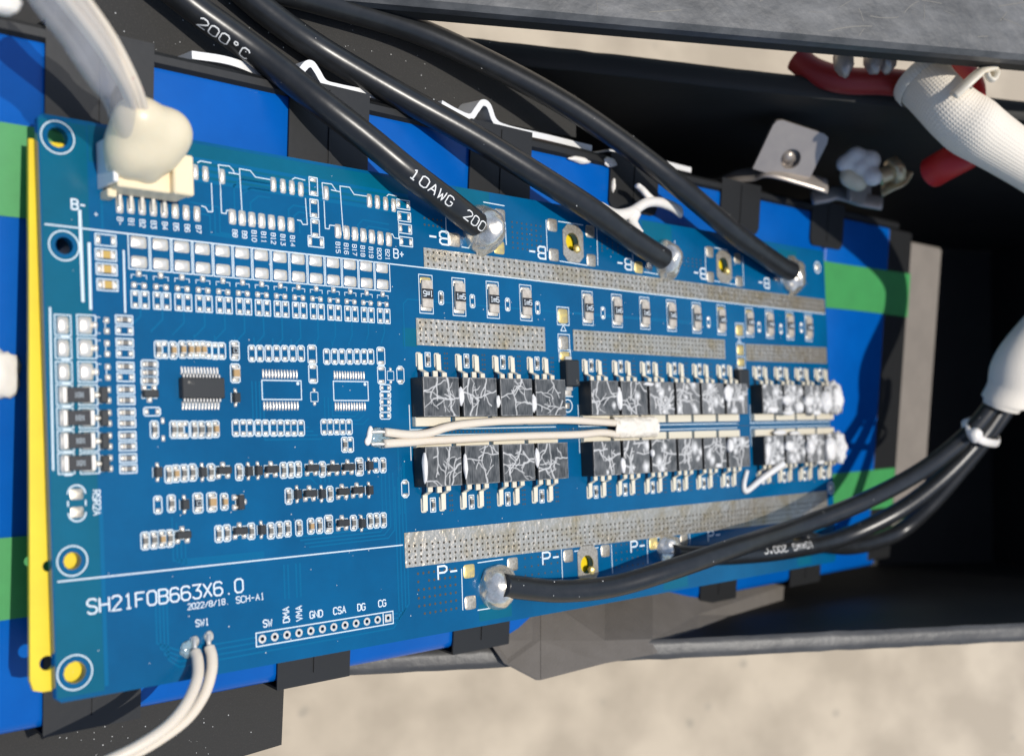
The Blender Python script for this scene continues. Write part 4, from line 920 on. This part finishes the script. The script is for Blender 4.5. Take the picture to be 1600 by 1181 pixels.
def specks(P, r, parent, n, seed):
    fr = frames(P); rg = random.Random(seed); a = Acc()
    for _ in range(n):
        i = rg.randrange(2, len(P) - 2); th = rg.uniform(-1.6, 1.6); s_ = rg.uniform(.04, .12) * (1.8 if rg.random() < .08 else 1)
        up_ = fr[i][1] * math.cos(th) + fr[i][2] * math.sin(th); c_ = P[i] + (P[i + 1] - P[i]) * rg.random() + up_ * (r + .02); e1 = fr[i][0] * s_ * rg.uniform(.8, 2); e2 = up_.cross(fr[i][0]) * s_
        a.add([c_ - e1, c_ - e2, c_ + e1, c_ + e2, c_ + up_ * s_ * .8], [(0, 1, 4), (1, 2, 4), (2, 3, 4), (3, 0, 4)])
    a.build('dust', 'print', parent, False, 'stuff')
def cable(name, label, pts, r, group=None, n=12, cat='cable', material='rubber'):
    P = spline(pts, n); t = thing(name, label, cat, group)
    obj('jacket', tube('jacket', P, r, 20), material, t); specks(P, r, t, 13, len(label)); return t, P
GB = 'thick black cables on the bus bar side'; GP = 'thick black cables gathered into the white sleeve'
R1 = 2.95
c1, P1 = cable('power_cable', 'thick black cable printed 10AWG soldered down nearest the pad rows', [B(744, 350, 4.6), B(732, 341, 5.2), B(700, 316, 6.2), B(640, 271, 6.5), B(570, 214, 4.0), B(500, 160, 1.0), B(400, 82, -5), B(300, 10, -8), B(240, -40, -8)], R1, GB)
joint(c1, B(753, 360, 1.0), 5.0, 5.6, 7.2, 4, amp=.12)
a = Acc(); p = B(742, 374)
obj('flux_residue', lump('flux', .9, 2.2, .5, 9, .3), 'flux', c1, (p.x, p.y, .1))
c2, P2 = cable('power_cable', 'middle thick black cable held by a white silicone web', [B(1036, 404, 4.0), B(1015, 391, 4.6), B(980, 368, 5.2), B(920, 325, 6), B(850, 281, 5), B(740, 214, 1.0), B(620, 148, -4), B(500, 78, -9), B(420, 22, -9.5), B(360, -30, -9)], R1, GB)
joint(c2, B(1041, 406, 1.0), 4.0, 5.6, 5.6, 11, amp=.12)
c3, P3 = cable('power_cable', 'thick black cable soldered beside the green tape at the board end', [B(1236, 424, 4.0), B(1215, 413, 4.4), B(1150, 366, 6), B(1060, 290, 6), B(980, 228, 3), B(880, 161, -1), B(760, 97, -5), B(640, 44, -8), B(500, 2, -9), B(400, -24, -9)], R1, GB)
joint(c3, B(1240, 431, 1.0), 4.6, 6.0, 4.2, 17, amp=.22)
def arc_at(P, px, py):
    L = 0.; best = (1e9, 0)
    for i, p in enumerate(P):
        if i: L += (p - P[i - 1]).length
        v = RCV @ p + T_CV; x, y = v.x / v.z * F_PX + CX, v.y / v.z * F_PX + CY; d = math.hypot(x - px, y - py)
        if d < best[0]: best = (d, L)
    return best[1]
def cam_ang(P, s):
    """angle round the jacket that faces the camera"""
    fr = frames(P); L = 0.
    for i in range(1, len(P)):
        L += (P[i] - P[i - 1]).length
        if L >= s: break
    d = (cam_b - P[i]).normalized(); return math.atan2(d.dot(fr[i][2]), d.dot(fr[i][1]))
s = arc_at(P1, 667, 290); cable_print(P1, R1, '10AWG', s, 2.1, cam_ang(P1, s) + .15, c1, True)
s = arc_at(P1, 738, 341); cable_print(P1, R1, '200°C', s - 1.0, 2.1, cam_ang(P1, s) + .15, c1, True)
s = arc_at(P1, 358, 50); cable_print(P1, R1, '200°C', s, 2.1, cam_ang(P1, s) - .55, c1, True)
# output cables
d1, Q1 = cable('power_cable', 'thick black cable from the large solder ball into the white sleeve', [B(785, 914, 3.6), B(815, 918, 3.8), B(880, 923, 4.6), B(960, 915, 7), B(1050, 889, 11), B(1150, 855, 13), B(1250, 822, 13), DP(1350, 783, 322), DP(1440, 735, 335), DP(1510, 680, 343), DP(1560, 620, 347), DP(1590, 575, 344)], 2.75, GP)
joint(d1, B(779, 917, 1.0), 5.0, 5.3, 5.0, 23, amp=.10)
d2, Q2 = cable('power_cable', 'thick black cable printed in white leaving the half hidden joint into the white sleeve', [B(1050, 866, 2.9), B(1090, 868, 3.0), B(1160, 866, 3.4), B(1230, 859, 5), B(1310, 842, 6), DP(1400, 800, 342), DP(1470, 748, 347), DP(1530, 685, 350), DP(1575, 620, 352), DP(1605, 575, 348)], 2.75, GP)
joint(d2, B(1046, 857, .8), 4.2, 3.6, 3.6, 29, 'solder_ball', .18)
d3, Q3 = cable('power_cable', 'thick black cable from the last joint at the board edge into the white sleeve', [B(1250, 838, 2.6), B(1290, 850, 2.6), B(1340, 852, 2.6), DP(1400, 833, 362), DP(1450, 792, 362), DP(1500, 735, 360), DP(1545, 678, 358), DP(1590, 615, 356), DP(1615, 580, 352)], 2.75, GP)
joint(d3, B(1250, 833, .8), 4.4, 2.4, 2.6, 31, 'gold', .3)
s = arc_at(Q2, 1225, 862); cable_print(Q2, 2.75, '10AWG 200°C', s, 1.9, cam_ang(Q2, s) - .2, d2, True)
# woven sleeves
SL = spline([DP(1564, 636, 347), DP(1577, 606, 345), DP(1602, 550, 342), DP(1690, 455, 340), DP(1740, 375, 330), DP(1690, 306, 318), DP(1570, 232, 300), DP(1492, 178, 296), DP(1436, 120, 302)], 14)
rr = lambda t: (8.0 + .5 * math.sin(t * 23) * (t > .55) + .25 * math.sin(t * 41) + (1.1 if .80 < t < .86 else 0) * math.sin((t - .8) / .06 * math.pi) - 1.5 * max(0, 1 - t / .35) - (.9 if t < .03 else 0), 7.7 - 1.3 * max(0, 1 - t / .35) + .4 * math.sin(t * 31 + 1))
sl_ = thing('woven_sleeve', 'white woven sleeve looping from the lid down over the three output cables', 'sleeve')
obj('braid', tube('braid', SL, rr, 36, False, True), 'braid', sl_)
fr = frames(SL); e = SL[-1]; tt = fr[-1][0]
obj('cut_end', tube('cut_end', [e - tt * 3.2, e - tt * 2.6, e - tt * .6, e + tt * .2], lambda t: 8.15 + .3 * math.sin(t * 3.1), 36, False, True), 'braid', sl_)
# inside the sleeve's upper mouth the red lead leaves towards the lid
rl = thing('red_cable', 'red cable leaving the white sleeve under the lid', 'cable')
obj('jacket', tube('jacket', spline([DP(1455, 150, 312), DP(1425, 134, 308), DP(1380, 128, 306), DP(1320, 126, 304), DP(1272, 112, 306), DP(1245, 92, 308)], 10), 3.7, 18), 'red_shaded', rl)
rl = thing('red_cable', 'short red cable end poking out beneath the white sleeve', 'cable')
obj('jacket', tube('jacket', spline([DP(1456, 270, 318), DP(1475, 259, 314), DP(1500, 246, 312), DP(1525, 232, 312)], 8), 4.6, 18), 'red', rl)
rl = thing('red_cable', 'red cable peeking above the white sleeve by the pale cable tie', 'cable')
obj('jacket', tube('jacket', spline([DP(1512, 178, 312), DP(1522, 150, 310), DP(1516, 124, 312), DP(1496, 100, 316)], 8), 3.2, 14), 'red', rl)
# cable ties
ct = thing('cable_tie', 'white cable tie with its head round the black output cables', 'cable tie')
obj('strap', tube('strap', spline([DP(1508, 657, 346), DP(1511, 674, 341), DP(1530, 686, 339), DP(1548, 692, 344), DP(1560, 690, 356), DP(1545, 668, 366), DP(1520, 655, 362), DP(1508, 657, 346)], 8), lambda t: (1.3, .5), 10), 'silicone', ct)
p = DP(1524, 680, 337); obj('head', lump('head', 2.6, 2.4, 2.0, 5, .12), 'silicone', ct, tuple(p))
ct = thing('cable_tie', 'pale cable tie tail bent out of the sleeve mouth under the lid', 'cable tie')
obj('strap', tube('strap', spline([DP(1490, 150, 286), DP(1512, 130, 285), DP(1533, 112, 286), DP(1552, 106, 287)], 8), lambda t: (1.9, 1.0), 10), 'tie', ct)
obj('tail', tube('tail', spline([DP(1552, 106, 287), DP(1556, 116, 286), DP(1551, 125, 285), DP(1545, 122, 285), DP(1542, 115, 285)], 6), lambda t: (1.2, .7), 10), 'tie', ct)
# lid terminals seen under the lid's edge
tm = thing('lid_terminal', 'dull metal terminal stud under the lid above the red cable', 'terminal')
for px, py, D, rx, ry, h in ((1318, 95, 296, 2.8, 4.4, 2.8), (1364, 92, 298, 2.2, 4.4, 2.6), (1386, 92, 300, 2.2, 4.0, 2.6)):
    p = DP(px, py, D); obj('stud', lump('stud', rx, ry, h, int(px), .2), 'steel', tm, tuple(p))
# terminal bracket of the pack
br = thing('terminal_bracket', 'bent steel terminal bracket with a bolt hole beyond the bus bars', 'bracket')
def P_(px, py, z): return DP(px, py, 336 - z)
c0, cA, cB_, cC = DP(1198, 266, 326), DP(1212, 184, 317), DP(1297, 212, 322), DP(1290, 292, 330)
ux = (cB_ - cA).normalized(); vy = (c0 - cA); vy = (vy - ux * vy.dot(ux)).normalized(); wn = ux.cross(vy)
W_, H_ = (cB_ - cA).length, (c0 - cA).length
me = plate('blade', [(2.2, 0), (W_ - 2.2, 0), (W_ - .6, .6), (W_, 2.2), (W_, H_), (0, H_), (0, 2.2), (.6, .6)], [circle(W_ * .54, H_ * .62, 3.1)], -.6, .6)
o = obj('blade', me, 'steel', br); M4 = Matrix((ux, vy, wn)).transposed().to_4x4(); M4.translation = cA * K; o.matrix_basis = M4
wn = wn if wn.dot(cam_b - cA) > 0 else -wn
nutp = cA + ux * W_ * .54 + vy * H_ * .62 - wn * 1.8
me = tube('nut', [nutp - wn * 2.0, nutp - wn * 1.9, nutp + wn * .4, nutp + wn * .5], lambda t: 4.0 if .1 < t < .9 else 3.7, 6); obj('nut', me, 'steel', br)
me = tube('bolt', [nutp - wn * 2.0, nutp + wn * 1.0], 2.2, 16); obj('bolt', me, 'steel', br)
obj('foot', tube('foot', spline([DP(1292, 291, 330), DP(1250, 278, 328), DP(1203, 266, 327), DP(1180, 272, 330), DP(1150, 276, 333), DP(1124, 288, 336)], 6), lambda t: (.7, 3.2), 10), 'steel', br)
import bmesh
def from_spheres(name, S, vox):
    """union of ellipsoids smoothed into one skin by a marching field (icosphere shrink-wrap onto the field)"""
    c = sum((s[0] for s in S), Vector()) / len(S)
    def f(p): return sum(math.exp(-1.6 * (((p.x - s[0].x) / s[1]) ** 2 + ((p.y - s[0].y) / s[2]) ** 2 + ((p.z - s[0].z) / s[3]) ** 2)) for s in S)
    bm = bmesh.new(); bmesh.ops.create_icosphere(bm, subdivisions=5, radius=1)
    for v in bm.verts:
        d = v.co.normalized(); hi = 40.
        while hi > .2 and f(c + d * hi) < .23: hi -= .5
        lo = hi; h2 = hi + .5
        for _ in range(8):
            m_ = (lo + h2) / 2
            if f(c + d * m_) >= .23: lo = m_
            else: h2 = m_
        v.co = (c + d * lo) * K
    bmesh.ops.smooth_vert(bm, verts=bm.verts, factor=.5, use_axis_x=True, use_axis_y=True, use_axis_z=True)
    me = bpy.data.meshes.new(name); bm.to_mesh(me); bm.free(); me.polygons.foreach_set('use_smooth', [True] * len(me.polygons)); return me
b2 = thing('terminal_post', 'brass terminal post smothered in white silicone next to the steel bracket', 'terminal')
p = P_(1345, 285, -8); obj('blade', mk('blade', *box_vf(-7, 6, -7, 7, -1, .4, .3)), 'steel', b2, tuple(p))
obj('silicone_mass', from_spheres('mass', [(P_(x_, y_, z_), a_, b_, c_) for x_, y_, z_, a_, b_, c_ in ((1338, 242, 4, 3.4, 2.6, 2.6), (1362, 250, 4, 3.6, 3.0, 2.6), (1320, 256, 3, 3.0, 2.8, 2.6), (1345, 262, 4, 3.0, 2.6, 2.6), (1364, 277, 5, 3.2, 2.8, 2.8))], 1), 'silicone', b2)
obj('hot_glue', from_spheres('glue', [(P_(x_, y_, z_), a_, b_, c_) for x_, y_, z_, a_, b_, c_ in ((1326, 276, 2, 3.4, 3.4, 2.6), (1342, 284, 2, 3.4, 3.0, 2.6))], 1), 'glue', b2)
vw = ray(1400, 268).normalized(); q0 = P_(1397, 268, 4); side = (DP(1410, 262, 336) - DP(1385, 272, 336)).normalized()
obj('bolt', tube('bolt', [q0 - side * 5, q0 - side * 4.6, q0 + side * 2.2, q0 + side * 2.6], 2.6, 18), 'brass', b2)
obj('nut', tube('nut', [q0 - side * 1.2, q0 - side * 1.0, q0 + side * 1.6, q0 + side * 1.8], lambda t: 4.6 if .1 < t < .9 else 4.2, 6), 'brass', b2)
obj('lug', tube('lug', spline([P_(1378, 300, 0), P_(1392, 292, 2), P_(1408, 284, 2), P_(1418, 268, 2)], 6), lambda t: (.7, 2.2), 12), 'brass', b2)
obj('foot', tube('foot', spline([P_(1268, 310, -9), P_(1290, 306, -9), P_(1310, 302, -9), P_(1345, 312, -9.5), P_(1378, 318, -10)], 6), lambda t: (.8, 2.6), 10), 'steel', b2)

# ------------------------------------------------------------------ plug with hot glue, wires and clear sleeve
hd = thing('plug_connector', 'ivory plug connector smothered in hot glue at the board corner', 'connector')
e0, e1 = B(168, 300, 0), B(298, 308, 0)
hx0, hx1 = B(172, 300, 3).x, B(296, 300, 6).x; hy0 = B(230, 305, 3).y; hy1 = hy0 + 6.4
a = Acc(); a.box(hx0, hx1, hy0, hy1, .9, 6.4, .25); a.build('housing', 'ivory', hd)
a = Acc(); a.box(hx1 - 3.9, hx1 - .05, hy0 - .35, hy1 + .5, 6.35, 8.2, .3); a.build('housing_ear', 'ivory', hd)
a = Acc(); a.box(hx0 - .55, hx0 + 1.1, hy0 - 1.2, hy0 + .3, .1, 3.4, .2); a.build('housing_foot', 'ivory', hd)
a = Acc(); a.box(hx0 - 1.0, hx0 - .1, hy0 + .6, hy1 + 2.4, .1, 7.2, .15); a.build('latch', 'alu', hd)
pm = mk('pin', *box_vf(-.32, .32, -1.9, .6, .25, .75, .06))
for i in range(5): p = B(186.7 + 17.4 * i, 312 + 2.0 * i, .5); obj('pin', pm, 'tin', hd, (p.x, hy0 - .35, .1))
GS = [(B(px, py, z), rx, ry, rz) for px, py, z, rx, ry, rz in ((228, 218, 9, 5.6, 5.0, 4.8), (218, 186, 12, 4.1, 3.8, 4.2), (264, 208, 10, 3.9, 4.0, 4.4), (199, 236, 7.5, 3.6, 4.2, 4.4), (195, 262, 5.5, 2.6, 1.9, 3.4), (232, 248, 7, 4.2, 3.0, 4.2), (226, 276, 5.4, 1.9, 1.5, 3.2))]
obj('hot_glue', from_spheres('hot_glue', GS, 1), 'glue', hd)
wl = thing('sense_wires', 'bundle of white sense wires in a cloudy clear sleeve running to the glued plug', 'wires')
for k in range(6):
    o_ = (k - 1.4); pts = [B(216 + o_ * 4, 176 + abs(o_) * 2, 13 + (k % 2)), B(196 + o_ * 4.5, 130, 18 + (k % 2)), B(158 + o_ * 5, 66 - o_ * 2, 22 + (k % 2)), B(106 + o_ * 5.5, -2 - o_ * 3, 26 + (k % 2)), B(72 + o_ * 6, -50 - o_ * 3, 29)]
    obj('wire', tube('wire', spline(pts, 8), .72, 10), 'white_wire', wl)
obj('red_wire', tube('wire', spline([B(224, 160, 15), B(217, 138, 17), B(206, 118, 20)], 8), .6, 10), 'red', wl)
SLV = [B(196, 178, 9), B(180, 130, 16), B(145, 72, 22), B(98, 4, 26), B(64, -46, 29)]
obj('clear_sleeve', tube('clear_sleeve', spline(SLV, 12), lambda t: (2.6 + .8 * t, 6.0 + .3 * math.sin(t * 17) + .5 * t + (.5 if .38 < t < .6 else 0)), 28, False), 'clear_sleeve', wl)
# off-white wad of the neighbouring sleeve in the corner
p = B(2, 2, 26); tag(obj('silicone_drop', lump('drop', 2.6, 1.8, 1.6, 77, .2), 'silicone', None, tuple(p)), 'small beige lump above the insulation near the clear sleeve', 'lump')

# ------------------------------------------------------------------ thermistor leads between the transistor rows
tw = thing('sensor_wires', 'pair of flat white sensor wires lying between the transistor rows', 'wires')
obj('wire', tube('wire', spline([B(601, 675, 1.6), B(640, 679, 2.2), B(668, 677, 2.6), B(700, 667, 3.4), B(740, 661, 3.6), B(800, 657, 3.4), B(880, 656, 3.0), B(940, 659, 2.8), B(966, 661, 2.6)], 10), lambda t: (.80, .95), 14), 'white_wire', tw)
obj('wire', tube('wire', spline([B(600, 693, 1.6), B(650, 690, 2.0), B(700, 687, 2.6), B(800, 682, 2.6), B(900, 679, 2.6), B(940, 676, 2.6), B(966, 679, 2.4)], 10), lambda t: (.80, .95), 14), 'white_wire', tw)
for px, py in ((592, 675), (592, 694)): P = spline([B(px + 12, py, 1.5), B(px, py - .5, .9), B(px - 12, py, .5)], 6); obj('bare_end', tube('bare', P, .38, 10), 'tin', tw)
obj('solder_blob', from_spheres('blob', [(B(579, 672, .2), .55, 1.0, .5), (B(577, 681, .2), .6, 1.3, .55), (B(574, 690, .2), .7, .9, .5)], 1), 'silicone', tw)  # white blobs stand in for the thin glint at the wire ends
p = B(594, 684); obj('clear_glue', lump('glue', 3.2, 2.2, .8, 12, .25, 3, -.05), 'clear_glue', tw, (p.x, p.y, .05))
def tape_wrap():
    vs = []; fs = []; n, m = 22, 16; a0, a1 = B(963, 666, 3.4), B(1030, 666, 3.4)
    for i in range(n):
        x = a0.x + (a1.x - a0.x) * i / (n - 1)
        for j in range(m):
            y = 41.7 + (47.3 - 41.7) * j / (m - 1) + .3 * nz.noise(Vector((x * .6, j * .4, 1)))
            z = 2.0 + 1.5 * math.sin(math.pi * j / (m - 1)) ** .5 + .45 * nz.noise(Vector((x * .5, y * .5, 2))) + .2 * nz.noise(Vector((x * 1.6, y * 1.6, 7)))
            vs.append((x + .25 * nz.noise(Vector((j * .7, i * .5, 4))), y, z))
    for i in range(n - 1):
        for j in range(m - 1): a = i * m + j; fs.append((a, a + m, a + m + 1, a + 1))
    k = len(vs); vs += [(v[0], v[1], v[2] - .3 if 0 < (q % m) < m - 1 else 1.4) for q, v in enumerate(vs)]
    fs += [tuple(i + k for i in reversed(f)) for f in fs]
    rim = [j for j in range(m)] + [i * m + m - 1 for i in range(1, n)] + [(n - 1) * m + j for j in range(m - 2, -1, -1)] + [i * m for i in range(n - 2, 0, -1)]
    fs += [(rim[i], rim[(i + 1) % len(rim)], rim[(i + 1) % len(rim)] + k, rim[i] + k) for i in range(len(rim))]
    return mk('tape', vs, fs, False)
tag(obj('paper_tape', tape_wrap(), 'paper_tape'), 'crumpled white paper tape holding down the sensor wire tips', 'tape')
# ------------------------------------------------------------------ switch leads
sw = thing('switch_wires', 'two white wires curving off the board from the pads marked SW1', 'wires')
obj('wire', tube('wire', spline([B(305, 1018, 1.2), B(309, 1032, 2.8), B(308, 1060, 5), B(292, 1098, 7), B(262, 1134, 8), B(215, 1166, 8), B(165, 1190, 7), B(120, 1210, 6)], 10), 1.02, 16), 'white_wire', sw)
obj('wire', tube('wire', spline([B(327, 1011, 1.2), B(331, 1026, 2.4), B(330, 1050, 3.6), B(318, 1086, 4.6), B(290, 1124, 5.2), B(240, 1160, 5.4), B(190, 1186, 5), B(140, 1208, 4)], 10), 1.02, 16), 'white_wire', sw)
for px, py in ((304, 1007), (326, 1000)): P = spline([B(px + 1, py + 13, 1.3), B(px, py, .9), B(px, py - 9, .4)], 6); obj('bare_end', tube('bare', P, .45, 10), 'tin', sw); p = B(px, py - 6); obj('solder_blob', lump('blob', .9, 1.1, .6, px, .2), 'solder', sw, (p.x, p.y, .1))
p = B(293, 1014); obj('clear_glue', lump('glue', 1.5, 1.6, .8, 14, .2, 3, -.05), 'clear_glue', sw, (p.x, p.y, .05))
# ------------------------------------------------------------------ silicone drops and strands
ss = thing('silicone_web', 'white silicone strand bridging the middle cable and a black tab', 'silicone')
obj('strand', tube('strand', spline([B(940, 329, 6.5), B(962, 337, 4.2), B(985, 332, 3.0), B(1008, 318, 2.0), B(1028, 316, 1.0), B(1048, 322, 0), B(1062, 331, -1)], 8), lambda t: (1.6 - .5 * t, 2.3 - 2.2 * t * (1 - t) * 1.5 - .3 * t), 12), 'silicone', ss)
obj('strand', tube('strand', spline([B(992, 330, 3.0), B(988, 345, 3.4), B(994, 358, 4.6), B(1000, 366, 5.6)], 6), lambda t: (1.3, 2.0 - 1.2 * t), 12), 'silicone', ss)
obj('strand', tube('strand', spline([B(1022, 316, 1.2), B(1012, 306, 1.0), B(1004, 297, 1.0), B(996, 290, 2)], 6), lambda t: (.9, 1.5 - .9 * t), 12), 'silicone', ss)
for k, (px, py, rx, ry, label) in enumerate(((905, 250, 3.8, .8, 'wavy white silicone smear on the blue cell between two thick cables'), (953, 254, 2.4, 1.3, 'white silicone dab against the black tab under the last thick cable'), (958, 290, .7, 1.8, 'thin white silicone dab on the edge of the black tab'))):
    p = PK(px, py, .6); tag(obj('silicone_dab', lump('dab', rx, ry, .7, 80 + k, .35), 'silicone', None, tuple(p)), label, 'silicone', None, 'pack')
p = PK(0, 585, .4); tag(obj('silicone_drop', lump('drop', 3.4, 4.4, 1.6, 91, .22, 3, -.2), 'silicone', None, tuple(p)), 'white silicone drop on the blue cell beside the yellow sheet', 'silicone', None, 'pack')



# ------------------------------------------------------------------ put every board- and pack-frame thing into the level world
bpy.context.view_layer.update()
for o in list(bpy.data.objects):
    f = o.get('_f')
    if f is None: continue
    if o.parent is None and f != 'world':
        o.matrix_world = (TW @ PACK if f == 'pack' else TW) @ o.matrix_basis
    del o['_f']
